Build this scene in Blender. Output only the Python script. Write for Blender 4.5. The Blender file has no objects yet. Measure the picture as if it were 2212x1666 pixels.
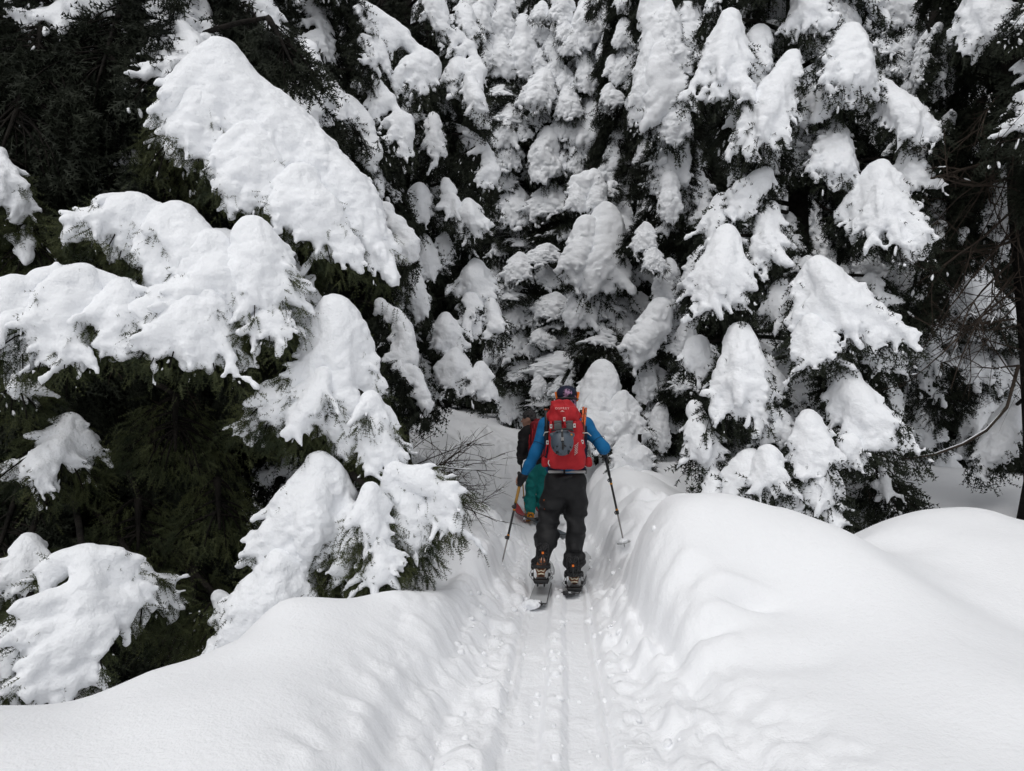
import bpy, math, random, time
import numpy as np
from mathutils import Vector, Matrix, Euler
T0 = time.time()
scene = bpy.context.scene
COL = scene.collection

# ------------------------------------------------------------------ camera
F_PX, CX, CY, HORIZON = 1495.0, 1106.0, 833.0, 946.0      # photograph measured at 2212 px wide
CAM = np.array([0.0, 0.0, 1.45])
PITCH = math.atan((HORIZON - CY) / F_PX)
cam_d = bpy.data.cameras.new('camera')
cam = bpy.data.objects.new('camera', cam_d)
COL.objects.link(cam)
cam.location = CAM
cam.rotation_euler = (math.pi / 2 + PITCH, 0, 0)
cam_d.sensor_width = 36.0
cam_d.lens = 36.0 * F_PX / 2212.0
cam_d.clip_start = 0.05
cam_d.clip_end = 400
scene.camera = cam

# ------------------------------------------------------------------ overcast daylight
SUN_EL, SUN_AZ = math.radians(60), math.radians(205)       # behind the camera, a little left
world = bpy.data.worlds.new('World')
scene.world = world
world.use_nodes = True
wn = world.node_tree
for n in list(wn.nodes):
    wn.nodes.remove(n)
w_out = wn.nodes.new('ShaderNodeOutputWorld')
w_bg = wn.nodes.new('ShaderNodeBackground')
w_sky = wn.nodes.new('ShaderNodeTexSky')
w_sky.sky_type = 'NISHITA'
w_sky.sun_disc = False
w_sky.sun_elevation = SUN_EL
w_sky.sun_rotation = SUN_AZ
w_sky.air_density = 1.0
w_sky.dust_density = 3.0
w_hs = wn.nodes.new('ShaderNodeHueSaturation')              # cloud cover takes the blue out of the sky
w_hs.inputs['Saturation'].default_value = 0.16
w_bg.inputs['Strength'].default_value = 0.15
wn.links.new(w_sky.outputs['Color'], w_hs.inputs['Color'])
wn.links.new(w_hs.outputs['Color'], w_bg.inputs['Color'])
wn.links.new(w_bg.outputs['Background'], w_out.inputs['Surface'])

sun_d = bpy.data.lights.new('sun', 'SUN')
sun = bpy.data.objects.new('sun', sun_d)
COL.objects.link(sun)
sun_d.energy = 1.0
sun_d.angle = math.radians(70)
sun_d.color = (1.0, 0.985, 0.96)
sd = Vector((math.sin(SUN_AZ) * math.cos(SUN_EL), math.cos(SUN_AZ) * math.cos(SUN_EL), math.sin(SUN_EL)))
sun.rotation_euler = sd.to_track_quat('Z', 'Y').to_euler()
sun.location = (0, 0, 30)

vs = scene.view_settings
vs.view_transform = 'Standard'
vs.look = 'None'
vs.exposure = -0.34
vs.gamma = 1.0
vs.use_curve_mapping = False
scene.cycles.max_bounces = 7
scene.cycles.diffuse_bounces = 5
scene.cycles.glossy_bounces = 2
scene.cycles.transmission_bounces = 4
scene.cycles.use_denoising = True

# ------------------------------------------------------------------ helpers
def at(u, v, depth):
    """World point that lies `depth` metres ahead of the camera on the photograph's (u, v) sight line."""
    a, b = (u - CX) / F_PX, (CY - v) / F_PX
    cp, sp = math.cos(PITCH), math.sin(PITCH)
    d = np.array([a, cp - b * sp, sp + b * cp])
    return CAM + d * (depth / d[1])

def nn(v):
    v = np.asarray(v, float)
    return v / (np.linalg.norm(v, axis=-1, keepdims=True) + 1e-9)

def mk_mesh(name, V, faces, mats=(), midx=None, smooth=True):
    """faces: list of integer arrays (n,3) or (n,4)."""
    me = bpy.data.meshes.new(name)
    V = np.ascontiguousarray(V, dtype=np.float32)
    faces = [np.asarray(f, dtype=np.int32) for f in faces if len(f)]
    loops = np.concatenate([f.ravel() for f in faces]) if faces else np.zeros(0, np.int32)
    counts = np.concatenate([np.full(len(f), f.shape[1], np.int32) for f in faces]) if faces else np.zeros(0, np.int32)
    starts = (np.cumsum(counts) - counts).astype(np.int32)
    me.vertices.add(len(V)); me.vertices.foreach_set('co', V.ravel())
    me.loops.add(len(loops)); me.loops.foreach_set('vertex_index', loops)
    me.polygons.add(len(counts))
    me.polygons.foreach_set('loop_start', starts)
    me.polygons.foreach_set('loop_total', counts)
    for m in mats:
        me.materials.append(m)
    if midx is not None:
        me.polygons.foreach_set('material_index', np.asarray(midx, np.int32))
    me.update(calc_edges=True)
    me.polygons.foreach_set('use_smooth', np.full(len(counts), bool(smooth)))
    return me

def obj(name, me, parent=None, label=None, cat=None, group=None, kind=None, loc=None, rot=None, mat=None):
    o = bpy.data.objects.new(name, me)
    COL.objects.link(o)
    if parent is not None:
        o.parent = parent
    if loc is not None: o.location = loc
    if rot is not None: o.rotation_euler = rot
    if label: o['label'] = label
    if cat: o['category'] = cat
    if group: o['group'] = group
    if kind: o['kind'] = kind
    if mat is not None and me is not None:
        me.materials.append(mat)
    return o

# -------- materials
def material(name, color, rough=0.7, noise=None, bump=None, spec=0.3, metal=0.0, color2=None, coat=0.0, sheen=0.0):
    """noise=(scale, spread between color and color2); bump=[(scale, strength, distance), ...]"""
    m = bpy.data.materials.new(name)
    m.use_nodes = True
    nt = m.node_tree
    b = nt.nodes['Principled BSDF']
    b.inputs['Roughness'].default_value = rough
    b.inputs['Metallic'].default_value = metal
    b.inputs['Specular IOR Level'].default_value = spec
    if coat: b.inputs['Coat Weight'].default_value = coat
    if sheen: b.inputs['Sheen Weight'].default_value = sheen
    tc = nt.nodes.new('ShaderNodeTexCoord')
    if noise:
        t = nt.nodes.new('ShaderNodeTexNoise')
        t.inputs['Scale'].default_value = noise[0]
        t.inputs['Detail'].default_value = 5
        nt.links.new(tc.outputs['Object'], t.inputs['Vector'])
        r = nt.nodes.new('ShaderNodeValToRGB')
        r.color_ramp.elements[0].position = 0.5 - noise[1]
        r.color_ramp.elements[1].position = 0.5 + noise[1]
        r.color_ramp.elements[0].color = (*color, 1)
        r.color_ramp.elements[1].color = (*(color2 or color), 1)
        nt.links.new(t.outputs['Fac'], r.inputs['Fac'])
        nt.links.new(r.outputs['Color'], b.inputs['Base Color'])
    else:
        b.inputs['Base Color'].default_value = (*color, 1)
    prev = None
    for sc, st, di in (bump or []):
        t = nt.nodes.new('ShaderNodeTexNoise')
        t.inputs['Scale'].default_value = sc
        t.inputs['Detail'].default_value = 4
        nt.links.new(tc.outputs['Object'], t.inputs['Vector'])
        bp = nt.nodes.new('ShaderNodeBump')
        bp.inputs['Strength'].default_value = st
        bp.inputs['Distance'].default_value = di
        nt.links.new(t.outputs['Fac'], bp.inputs['Height'])
        if prev is not None:
            nt.links.new(prev.outputs['Normal'], bp.inputs['Normal'])
        prev = bp
    if prev is not None:
        nt.links.new(prev.outputs['Normal'], b.inputs['Normal'])
    return m

M_SNOW = material('fresh_snow', (0.86, 0.875, 0.90), 0.75, bump=[(9, 0.35, 0.06), (28, 0.38, 0.03), (75, 0.35, 0.010)], spec=0.2)
M_GROUND = material('ground_snow', (0.87, 0.88, 0.90), 0.75, bump=[(3.0, 0.25, 0.06), (40, 0.45, 0.010), (95, 0.5, 0.006)], spec=0.2)
M_TRAIL = material('packed_snow', (0.86, 0.87, 0.89), 0.6, bump=[(14, 0.45, 0.03), (50, 0.5, 0.010), (150, 0.4, 0.004)], spec=0.25)
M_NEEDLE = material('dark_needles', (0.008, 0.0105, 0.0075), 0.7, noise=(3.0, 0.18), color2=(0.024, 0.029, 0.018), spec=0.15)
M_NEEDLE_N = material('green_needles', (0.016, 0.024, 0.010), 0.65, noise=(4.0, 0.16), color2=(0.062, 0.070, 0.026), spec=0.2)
M_BARK = material('conifer_bark', (0.006, 0.0055, 0.005), 0.9, noise=(6.0, 0.2), color2=(0.022, 0.019, 0.016), bump=[(14, 0.9, 0.05), (50, 0.6, 0.02)], spec=0.1)
M_TWIG = material('bare_twig', (0.022, 0.017, 0.014), 0.9, noise=(8.0, 0.2), color2=(0.055, 0.043, 0.034), spec=0.1)

# -------- implicit surfaces: smooth union of capsules, ellipsoids and boxes, then surface nets
def lattice_noise(shape, cell, rng):
    out = None
    g = rng.random(tuple(int(s / cell) + 3 for s in shape)).astype(np.float32) * 2 - 1
    for ax, s in enumerate(shape):
        t = np.arange(s) / cell
        i = t.astype(int)
        f = (t - i).astype(np.float32)
        f = f * f * (3 - 2 * f)
        sh = [1, 1, 1]; sh[ax] = s
        f = f.reshape(sh)
        g = np.take(g, i, axis=ax) * (1 - f) + np.take(g, i + 1, axis=ax) * f
    return g

def surface_nets(F, lo, h):
    s = F < 0
    n = np.array(F.shape)
    c = np.zeros(n - 1, np.uint8)
    for dx in (0, 1):
        for dy in (0, 1):
            for dz in (0, 1):
                c += s[dx:n[0] - 1 + dx, dy:n[1] - 1 + dy, dz:n[2] - 1 + dz]
    act = (c > 0) & (c < 8)
    idx = np.argwhere(act)
    vid = np.full(act.shape, -1, np.int32)
    vid[act] = np.arange(len(idx))
    acc = np.zeros((len(idx), 3), np.float32)
    cnt = np.zeros(len(idx), np.float32)
    cor = [(a, b, d) for a in (0, 1) for b in (0, 1) for d in (0, 1)]
    val = {o: F[idx[:, 0] + o[0], idx[:, 1] + o[1], idx[:, 2] + o[2]] for o in cor}
    for o in cor:
        for ax in range(3):
            if o[ax] == 0:
                p = list(o); p[ax] = 1; p = tuple(p)
                fa, fb = val[o], val[p]
                m = (fa < 0) != (fb < 0)
                t = np.where(m, fa / np.where(m, fa - fb, 1), 0)
                for q in range(3):
                    acc[:, q] += np.where(m, o[q] + (t if q == ax else 0), 0)
                cnt += m
    V = lo + h * (idx + acc / cnt[:, None])
    quads = []
    for ax in range(3):
        a1, a2 = (ax + 1) % 3, (ax + 2) % 3
        sl0 = [slice(1, None)] * 3; sl1 = [slice(1, None)] * 3
        sl0[ax] = slice(0, n[ax] - 1); sl1[ax] = slice(1, n[ax])
        A, B = s[tuple(sl0)], s[tuple(sl1)]
        e = np.argwhere(A != B)
        if not len(e):
            continue
        flip = A[e[:, 0], e[:, 1], e[:, 2]]
        base = e.copy(); base[:, a1] += 1; base[:, a2] += 1
        ok = (base[:, a1] < n[a1] - 1) & (base[:, a2] < n[a2] - 1)
        base, flip = base[ok], flip[ok]
        def cell(d1, d2):
            q = base.copy(); q[:, a1] += d1; q[:, a2] += d2
            return vid[q[:, 0], q[:, 1], q[:, 2]]
        q = np.stack([cell(-1, -1), cell(0, -1), cell(0, 0), cell(-1, 0)], 1)
        q[~flip] = q[~flip][:, ::-1]
        quads.append(q)
    Q = np.concatenate(quads)
    Q = Q[(Q >= 0).all(1)]
    return V, Q

class Field:
    def __init__(self, lo, hi, vox, k):
        self.lo = np.array(lo, float); self.h = vox; self.k = k; self.m = 5.0 / k
        self.n = np.ceil((np.array(hi, float) - self.lo) / vox).astype(int) + 1
        self.S = np.zeros(self.n, np.float32)
        self.ax = [(self.lo[i] + vox * np.arange(self.n[i])).astype(np.float32) for i in range(3)]
    def _block(self, lo, hi):
        a = np.maximum(((np.asarray(lo) - self.m - self.lo) / self.h).astype(int), 0)
        b = np.minimum(((np.asarray(hi) + self.m - self.lo) / self.h).astype(int) + 2, self.n)
        if (b <= a).any():
            return None, None
        sl = tuple(slice(a[i], b[i]) for i in range(3))
        X = self.ax[0][sl[0]][:, None, None]; Y = self.ax[1][sl[1]][None, :, None]; Z = self.ax[2][sl[2]][None, None, :]
        return sl, (X, Y, Z)
    def _add(self, sl, d, sign=1):
        if sign > 0:
            self.S[sl] += np.exp(np.clip(-self.k * d, -30, 30))
        else:
            self.S[sl] *= 1.0 / (1.0 + np.exp(np.clip(-self.k * 1.6 * d, -30, 30)))
    def cap(self, a, b, ra, rb=None, sign=1):
        rb = ra if rb is None else rb
        a = np.asarray(a, float); b = np.asarray(b, float)
        r = max(ra, rb)
        sl, P = self._block(np.minimum(a, b) - r, np.maximum(a, b) + r)
        if sl is None: return
        ba = b - a
        q = [P[i] - a[i] for i in range(3)]
        t = np.clip((q[0] * ba[0] + q[1] * ba[1] + q[2] * ba[2]) / (ba @ ba + 1e-9), 0, 1)
        d = np.sqrt((q[0] - t * ba[0]) ** 2 + (q[1] - t * ba[1]) ** 2 + (q[2] - t * ba[2]) ** 2) - (ra + (rb - ra) * t)
        self._add(sl, d, sign)
    def chain(self, pts, rads):
        for i in range(len(pts) - 1):
            self.cap(pts[i], pts[i + 1], rads[i], rads[i + 1])
    def _local(self, P, c, rot):
        q = [P[i] - c[i] for i in range(3)]
        if rot is None:
            return q
        R = np.array(Euler(rot).to_matrix()).T
        return [R[i, 0] * q[0] + R[i, 1] * q[1] + R[i, 2] * q[2] for i in range(3)]
    def ell(self, c, r, rot=None, sign=1):
        R = max(r)
        sl, P = self._block(np.asarray(c) - R, np.asarray(c) + R)
        if sl is None: return
        q = self._local(P, c, rot)
        k0 = np.sqrt(sum((q[i] / r[i]) ** 2 for i in range(3)))
        k1 = np.sqrt(sum((q[i] / r[i] ** 2) ** 2 for i in range(3))) + 1e-6
        self._add(sl, k0 * (k0 - 1) / k1, sign)
    def box(self, c, half, r, rot=None, sign=1):
        R = float(np.linalg.norm(half))
        sl, P = self._block(np.asarray(c) - R, np.asarray(c) + R)
        if sl is None: return
        q = self._local(P, c, rot)
        d = [np.abs(q[i]) - (half[i] - r) for i in range(3)]
        out = np.sqrt(sum(np.maximum(x, 0) ** 2 for x in d))
        ins = np.minimum(np.maximum(np.maximum(d[0], d[1]), d[2]), 0)
        self._add(sl, out + ins - r, sign)
    def mesh(self, noise=(), rng=None, shrink=0.0):
        F = -np.log(self.S + 1e-6) / self.k + shrink
        for q in noise:
            n_ = lattice_noise(F.shape, max(q[1] / self.h, 1.01), rng)
            F = F + (q[0] * (0.45 - 1.5 * np.abs(n_)) if len(q) > 2 else q[0] * n_)      # third entry: billowed, creased lumps
        F[0] = F[-1] = 1; F[:, 0] = F[:, -1] = 1; F[:, :, 0] = F[:, :, -1] = 1
        return surface_nets(F, self.lo, self.h)

# -------- swept tubes
def tube(path, rads, sides=6, cap=True):
    path = np.asarray(path, float); n = len(path)
    rads = np.broadcast_to(np.asarray(rads, float), (n,))
    tg = nn(np.gradient(path, axis=0))
    ref = np.array([0, 0, 1.0]) if abs(tg[0][2]) < 0.9 else np.array([1.0, 0, 0])
    u = nn(np.cross(tg, ref)); w = np.cross(tg, u)
    ang = np.linspace(0, 2 * math.pi, sides, endpoint=False)
    V = (path[:, None] + rads[:, None, None] * (np.cos(ang)[None, :, None] * u[:, None] + np.sin(ang)[None, :, None] * w[:, None])).reshape(-1, 3)
    i = np.arange(n - 1)[:, None] * sides; j = np.arange(sides)[None]; j2 = (j + 1) % sides
    Q = np.stack([i + j, i + j2, i + sides + j2, i + sides + j], -1).reshape(-1, 4)
    T = []
    if cap:
        V = np.vstack([V, path[0], path[-1]])
        a, b = len(V) - 2, len(V) - 1
        jj = np.arange(sides); k2 = (jj + 1) % sides
        T = np.concatenate([np.stack([np.full(sides, a), k2, jj], 1), np.stack([np.full(sides, b), jj + (n - 1) * sides, k2 + (n - 1) * sides], 1)])
    return V, Q, np.asarray(T, int).reshape(-1, 3)

class Geo:
    """collects pieces of one part"""
    def __init__(self): self.V, self.Q, self.T, self.n = [], [], [], 0
    def add(self, V, Q=(), T=()):
        V = np.asarray(V, float)
        self.V.append(V)
        if len(Q): self.Q.append(np.asarray(Q, int) + self.n)
        if len(T): self.T.append(np.asarray(T, int) + self.n)
        self.n += len(V); return self
    def tube(self, path, rads, sides=6): return self.add(*tube(path, rads, sides))
    def box(self, c, half, rot=None):
        s = np.array([[x, y, z] for x in (-1, 1) for y in (-1, 1) for z in (-1, 1)], float) * half
        if rot is not None: s = s @ np.array(Euler(rot).to_matrix()).T
        return self.add(s + np.asarray(c), [[0, 1, 3, 2], [4, 6, 7, 5], [0, 4, 5, 1], [2, 3, 7, 6], [0, 2, 6, 4], [1, 5, 7, 3]])
    def mesh(self, name, mats=(), smooth=True):
        V = np.vstack(self.V) if self.V else np.zeros((0, 3))
        Q = np.vstack(self.Q) if self.Q else np.zeros((0, 4), int)
        T = np.vstack(self.T) if self.T else np.zeros((0, 3), int)
        return mk_mesh(name, V, [Q, T], mats, smooth=smooth)

def bez(a, c, b, t):
    t = np.asarray(t)[:, None]
    return (1 - t) ** 2 * a + 2 * t * (1 - t) * c + t * t * b

def poly_at(pts, s):
    pts = np.asarray(pts, float)
    L = np.concatenate([[0], np.cumsum(np.linalg.norm(np.diff(pts, axis=0), axis=1))])
    s = np.asarray(s) * L[-1]
    return np.stack([np.interp(s, L, pts[:, i]) for i in range(pts.shape[1])], -1), L[-1]

# ------------------------------------------------------------------ snow ground and ski trail
def smooth(a, b, x):
    t = np.clip((x - a) / (b - a), 0, 1)
    return t * t * (3 - 2 * t)

def smax(a, b, k):
    h = np.clip(0.5 + 0.5 * (a - b) / k, 0, 1)
    return b * (1 - h) + a * h + k * h * (1 - h)

_hash_rng = np.random.default_rng(11)
_LAT = _hash_rng.random((256, 256)) * 2 - 1
def noise2(x, y, wl, off=0.0):
    x = x / wl + off; y = y / wl + off * 1.7
    i = np.floor(x).astype(int); j = np.floor(y).astype(int)
    fx = x - i; fy = y - j
    fx = fx * fx * fx * (fx * (fx * 6 - 15) + 10); fy = fy * fy * fy * (fy * (fy * 6 - 15) + 10)
    g = lambda a, b: _LAT[a & 255, b & 255]
    return (g(i, j) * (1 - fx) + g(i + 1, j) * fx) * (1 - fy) + (g(i, j + 1) * (1 - fx) + g(i + 1, j + 1) * fx) * fy

def trail_x(y):
    return np.interp(y, [-5, 0, 3, 4.5, 6.2, 8.5, 10.7, 11.5, 12.6, 14, 17, 30], [0.05, 0.08, 0.17, 0.27, 0.40, 0.44, 0.33, 0.05, -0.55, -1.1, -2.2, -6])
def trail_z(y):
    return np.interp(y, [-5, 0, 3, 6.2, 9, 10.7, 12, 14, 17, 30, 100], [0.0, 0.0, 0.04, 0.10, 0.12, 0.20, 0.46, 0.95, 1.6, 3.2, 9])

# the lie of the snow banks: points measured on the photograph (u, v, depth) and points on the ground (x, y, z)
BANK_UVD = [
    (870, 1268, 4.25), (780, 1290, 4.15), (690, 1292, 4.05), (600, 1302, 3.9), (540, 1372, 3.7), (480, 1402, 3.5), (330, 1455, 3.25), (160, 1530, 3.0), (0, 1530, 2.9), (-300, 1540, 2.9),
    (870, 1400, 3.5), (800, 1500, 3.0), (600, 1500, 2.9), (400, 1600, 2.6), (700, 1640, 2.5), (900, 1640, 2.5), (200, 1640, 2.55), (500, 1450, 3.2), (700, 1400, 3.4), (915, 1330, 4.0),
    (1000, 1170, 6.6), (960, 1105, 8.2), (1010, 1060, 9.8), (1030, 1010, 12), (940, 930, 14), (930, 893, 16), (1000, 900, 16.5), (1080, 906, 17), (1060, 955, 13.6), (930, 1170, 6.3), (900, 1100, 7.9), (900, 1010, 11),
    (1455, 1150, 4.7), (1500, 1097, 4.9), (1570, 1078, 5.05), (1650, 1088, 5.1), (1740, 1122, 5.0), (1820, 1152, 4.8), (1900, 1222, 4.4), (2000, 1320, 4.0), (2100, 1410, 3.6), (2212, 1500, 3.2), (2300, 1600, 2.9),
    (1500, 1250, 4.25), (1600, 1300, 4.15), (1700, 1300, 4.2), (1550, 1450, 3.5), (1700, 1450, 3.55), (1850, 1450, 3.5), (1600, 1600, 2.8), (1800, 1600, 2.9), (2000, 1600, 2.85), (1480, 1420, 3.5),
    (1900, 1137, 5.9), (1990, 1107, 6.1), (2080, 1094, 6.15), (2150, 1105, 6.1), (2212, 1130, 6.0), (2350, 1150, 5.8), (1950, 1200, 5.2), (2080, 1230, 5.0), (2180, 1350, 4.3), (2280, 1250, 4.8),
    (1350, 1012, 8.9), (1440, 1062, 8.3), (1330, 1085, 7.6), (1400, 1120, 7.0), (1360, 1190, 6.2),
    (2000, 1000, 10.5), (2150, 1030, 10), (2100, 965, 13), (1960, 972, 13), (1330, 1005, 11), (1450, 1000, 11)]
BANK_XYZ = [
    (-1.0, 5.1, 0.15), (-1.6, 4.7, -0.2), (-2.2, 4.4, -0.45), (-2.6, 4.0, -0.45), (-3.3, 4.2, -0.4), (-3, 6, -0.5), (-4.5, 6, -0.4), (-5, 4, -0.3), (-1.8, 6.3, 0.0), (-2.5, 8, 0.15), (-4, 9, 0.3), (-1.3, 4.8, 0.0),
    (-1.9, 3.85, -0.15), (-2.5, 3.55, -0.25), (1.6, 6.1, 0.4), (2.3, 6.3, 0.3), (3, 7.4, 0.3), (4, 7.6, 0.35), (5, 7.5, 0.5), (2.8, 8.5, 0.45), (4.5, 9, 0.6), (6.5, 9, 0.8), (1.6, 5.75, 0.7), (2.3, 5.7, 0.5),
    (1.2, 14, 1.1), (-4, 14, 1.45), (4, 14, 1.4), (8, 14, 1.7), (-8, 14, 1.6), (0, 20, 2.2), (8, 20, 2.2), (-8, 20, 2.3), (0, 30, 3.1), (15, 30, 3.1), (-15, 30, 3.1), (15, 14, 1.6), (-15, 14, 1.2), (-15, 6, 0), (15, 6, 0.6),
    (0, 0.5, 0.0), (-2, 1.0, 0.02), (2, 1.0, 0.08), (-5, 1, 0), (5, 1.5, 0.2), (0, -6, 0), (8, -6, 0), (-8, -6, 0), (20, -20, 0), (-20, -20, 0), (6, 4.5, 0.6), (8, 4, 0.5)]
_bp = np.array([at(*p) for p in BANK_UVD] + BANK_XYZ)
def _tps(r2):
    return np.where(r2 > 1e-12, r2 * np.log(r2 + 1e-12), 0.0)
_d2 = ((_bp[:, None, :2] - _bp[None, :, :2]) ** 2).sum(-1)
_n = len(_bp)
_A = np.zeros((_n + 3, _n + 3))
_A[:_n, :_n] = _tps(_d2) + 0.02 * np.eye(_n)
_A[:_n, _n] = _A[_n, :_n] = 1
_A[:_n, _n + 1:] = _bp[:, :2]; _A[_n + 1:, :_n] = _bp[:, :2].T
_w = np.linalg.solve(_A, np.concatenate([_bp[:, 2], np.zeros(3)]))
def bank_z(x, y):
    sh = x.shape
    X = np.clip(x, -25, 25).ravel(); Y = np.clip(y, -20, 32).ravel()
    z = _w[_n] + _w[_n + 1] * X + _w[_n + 2] * Y
    for i in range(_n):
        z = z + _w[i] * _tps((X - _bp[i, 0]) ** 2 + (Y - _bp[i, 1]) ** 2)
    return z.reshape(sh) + np.maximum(0, y - 32) * 0.08

def ground_z(x, y, detail=True):
    x = np.asarray(x, float); y = np.asarray(y, float)
    tx = trail_x(y); dx = x - tx
    z = bank_z(np.atleast_1d(x), np.atleast_1d(y))
    z = z + 0.035 * noise2(x, y, 1.3) + 0.02 * noise2(x, y, 0.6, 3.3)
    # pillowy hummocks with creases along the trail
    zone = smooth(4.6, 6.0, y) * (1 - smooth(12, 15, y)) * (1 - smooth(1.1, 1.9, np.abs(dx)))
    wx = 0.15 * noise2(x, y, 0.5, 2.4); wy = 0.15 * noise2(x, y, 0.5, 7.4)
    z = z + zone * (0.30 * np.abs(noise2(x + wx, y + wy, 0.75, 4.1)) + 0.10 * np.abs(noise2(x + wx, y + wy, 0.33, 6.1)) - 0.10)
    # wind scoops and slumped ledges on the right bank
    for hu, hv, hd, ha, hb, hz in ((1600, 1312, 4.15, 0.16, 0.06, 0.075), (1470, 1275, 4.35, 0.12, 0.07, 0.06), (1545, 1345, 3.95, 0.20, 0.07, 0.05), (1700, 1420, 3.65, 0.30, 0.12, 0.035), (1960, 1170, 5.4, 0.3, 0.15, 0.03)):
        hp = at(hu, hv, hd)
        qx = (x - hp[0]) / ha + 0.35 * noise2(x, y, 0.3, 1.3); qy = (y - hp[1]) / hb + 0.35 * noise2(x, y, 0.3, 4.3)
        z = z - hz * np.exp(-(qx * qx + qy * qy)) + 0.6 * hz * np.exp(-(qx * qx + (qy - 2.0) ** 2))
    # trench of the trail: steep crumbled walls, nearly flat bottom
    tz = trail_z(y)
    wob = 0.04 * noise2(x, y, 0.2, 1.1)
    hw_r = np.interp(y, [0, 2.5, 3.5, 5, 6.5, 9, 11, 13, 16], [0.48, 0.48, 0.45, 0.40, 0.36, 0.36, 0.55, 0.8, 0.8]) + wob
    hw_l = np.interp(y, [0, 2.5, 3.5, 5, 6.5, 9, 11, 13, 16], [0.52, 0.52, 0.48, 0.42, 0.36, 0.36, 0.55, 0.9, 0.9]) + wob
    hw = np.where(dx > 0, hw_r, hw_l)
    wall = np.where(dx > 0, np.interp(y, [0, 3, 4.2, 5, 6, 12], [0.70, 0.50, 0.30, 0.26, 0.28, 0.6]), np.interp(y, [0, 3, 5, 6, 12], [0.45, 0.42, 0.38, 0.30, 0.9]))
    shoulder = np.where(dx > 0, np.interp(y, [0, 3, 4, 5, 6.5, 9], [0.28, 0.28, 0.20, 0.12, 0.10, 0.1]), np.interp(y, [0, 3, 5, 6.5, 9], [0.10, 0.12, 0.12, 0.10, 0.1]))
    e_ = np.abs(dx) - hw + 0.035 * noise2(x, y, 0.7, 6.6)
    w_ = np.clip((e_ + wob - shoulder) / (1.5 * wall), 0, 1)
    t = 0.20 * smooth(0, 0.14, e_) + 0.80 * (1 - (1 - w_ * smooth(0, 0.25, w_)) ** 2.3)
    t = t + (1 - t) * smooth(11.5, 13.5, y)
    z = np.where(z > tz, tz + (z - tz) * t, z + (tz - z) * (1 - t))
    if detail:
        inn = 1 - smooth(0.0, 0.35, np.abs(dx) - hw - shoulder * 0.6)
        band = smooth(0.24, 0.34, np.abs(dx - 0.02))                    # churned snow either side of the slick tracks
        churn = (np.maximum(0, noise2(x, y * 0.8, 0.20, 5.1)) * 0.085 + np.abs(noise2(x, y, 0.09, 2.2)) * 0.035 + noise2(x, y, 0.045, 8.2) * 0.010)
        z = z + inn * band * churn
        z = z + inn * (1 - band) * (noise2(x * 3, y, 0.3, 4.4) * 0.006 + np.maximum(0, noise2(x, y * 0.5, 0.10, 9.4) - 0.25) * 0.02)
        mid = np.exp(-((dx - 0.0) / 0.055) ** 2)
        z = z + inn * mid * (0.006 + 0.02 * np.maximum(0, noise2(x, y, 0.08, 6.2)))   # crumbs between the two ski tracks
        for lc in (-0.135, 0.145):                                       # the two pressed ski lanes
            z = z - inn * 0.034 * (smooth(-0.095, -0.075, dx - lc + 0.012 * noise2(x, y, 0.9, 3.1)) - smooth(0.075, 0.095, dx - lc + 0.012 * noise2(x, y, 0.9, 3.1)))
        for off in (-0.25, 0.27):
            z = z - inn * 0.035 * np.exp(-((dx - off) / 0.022) ** 2)     # edge cuts
        wallz = np.clip(t * (1 - t) * 4, 0, 1)
        z = z + wallz * (np.abs(noise2(x, y, 0.19, 3.9)) * 0.05 + np.abs(noise2(x, y, 0.085, 7.7)) * 0.028 + noise2(x, y, 0.05, 2.7) * 0.008)
        z = z + 0.012 * noise2(x, y, 0.35, 2.9) * (1 - inn)
        z = z + 0.05 * smooth(10, 14, y) * noise2(x, y, 0.5, 1.9)
    return z

def gz(x, y):
    return float(ground_z(np.array([x]), np.array([y]), False)[0])

def axis(segs):
    out = [segs[0][0]]
    for a, b, st in segs:
        n = max(1, int(round((b - a) / st)))
        out += list(a + (b - a) * (np.arange(n) + 1) / n)
    return np.array(out)
gx = axis([(-120, -40, 10), (-40, -12, 1.5), (-12, -4, 0.2), (-4, -0.8, 0.06), (-0.8, -0.25, 0.03), (-0.25, 0.95, 0.016), (0.95, 1.7, 0.03), (1.7, 5, 0.06), (5, 12, 0.2), (12, 40, 1.5), (40, 120, 10)])
gy = axis([(-40, -4, 3), (-4, 1.2, 0.3), (1.2, 2.2, 0.06), (2.2, 7.5, 0.030), (7.5, 12.5, 0.05), (12.5, 18, 0.12), (18, 45, 0.8), (45, 160, 8)])
GX, GY = np.meshgrid(gx, gy, indexing='ij')
GZ = ground_z(GX, GY)
gV = np.stack([GX, GY, GZ], -1).reshape(-1, 3)
ni, nj = GX.shape
I, J = np.meshgrid(np.arange(ni - 1), np.arange(nj - 1), indexing='ij')
gQ = np.stack([I * nj + J, (I + 1) * nj + J, (I + 1) * nj + J + 1, I * nj + J + 1], -1).reshape(-1, 4)
zx = np.gradient(GZ, gx, axis=0); zy = np.gradient(GZ, gy, axis=1)
gN = nn(np.stack([-zx, -zy, np.ones_like(zx)], -1)).reshape(-1, 3)
cxm = GX.reshape(-1)[gQ].mean(1); cym = GY.reshape(-1)[gQ].mean(1)
on_trail = (np.abs(cxm - trail_x(cym)) < np.interp(cym, [0, 2.5, 4, 6, 9, 12], [0.52, 0.5, 0.42, 0.36, 0.32, 0.4])) & (cym < 13.2) & (cym > -4)
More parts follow.
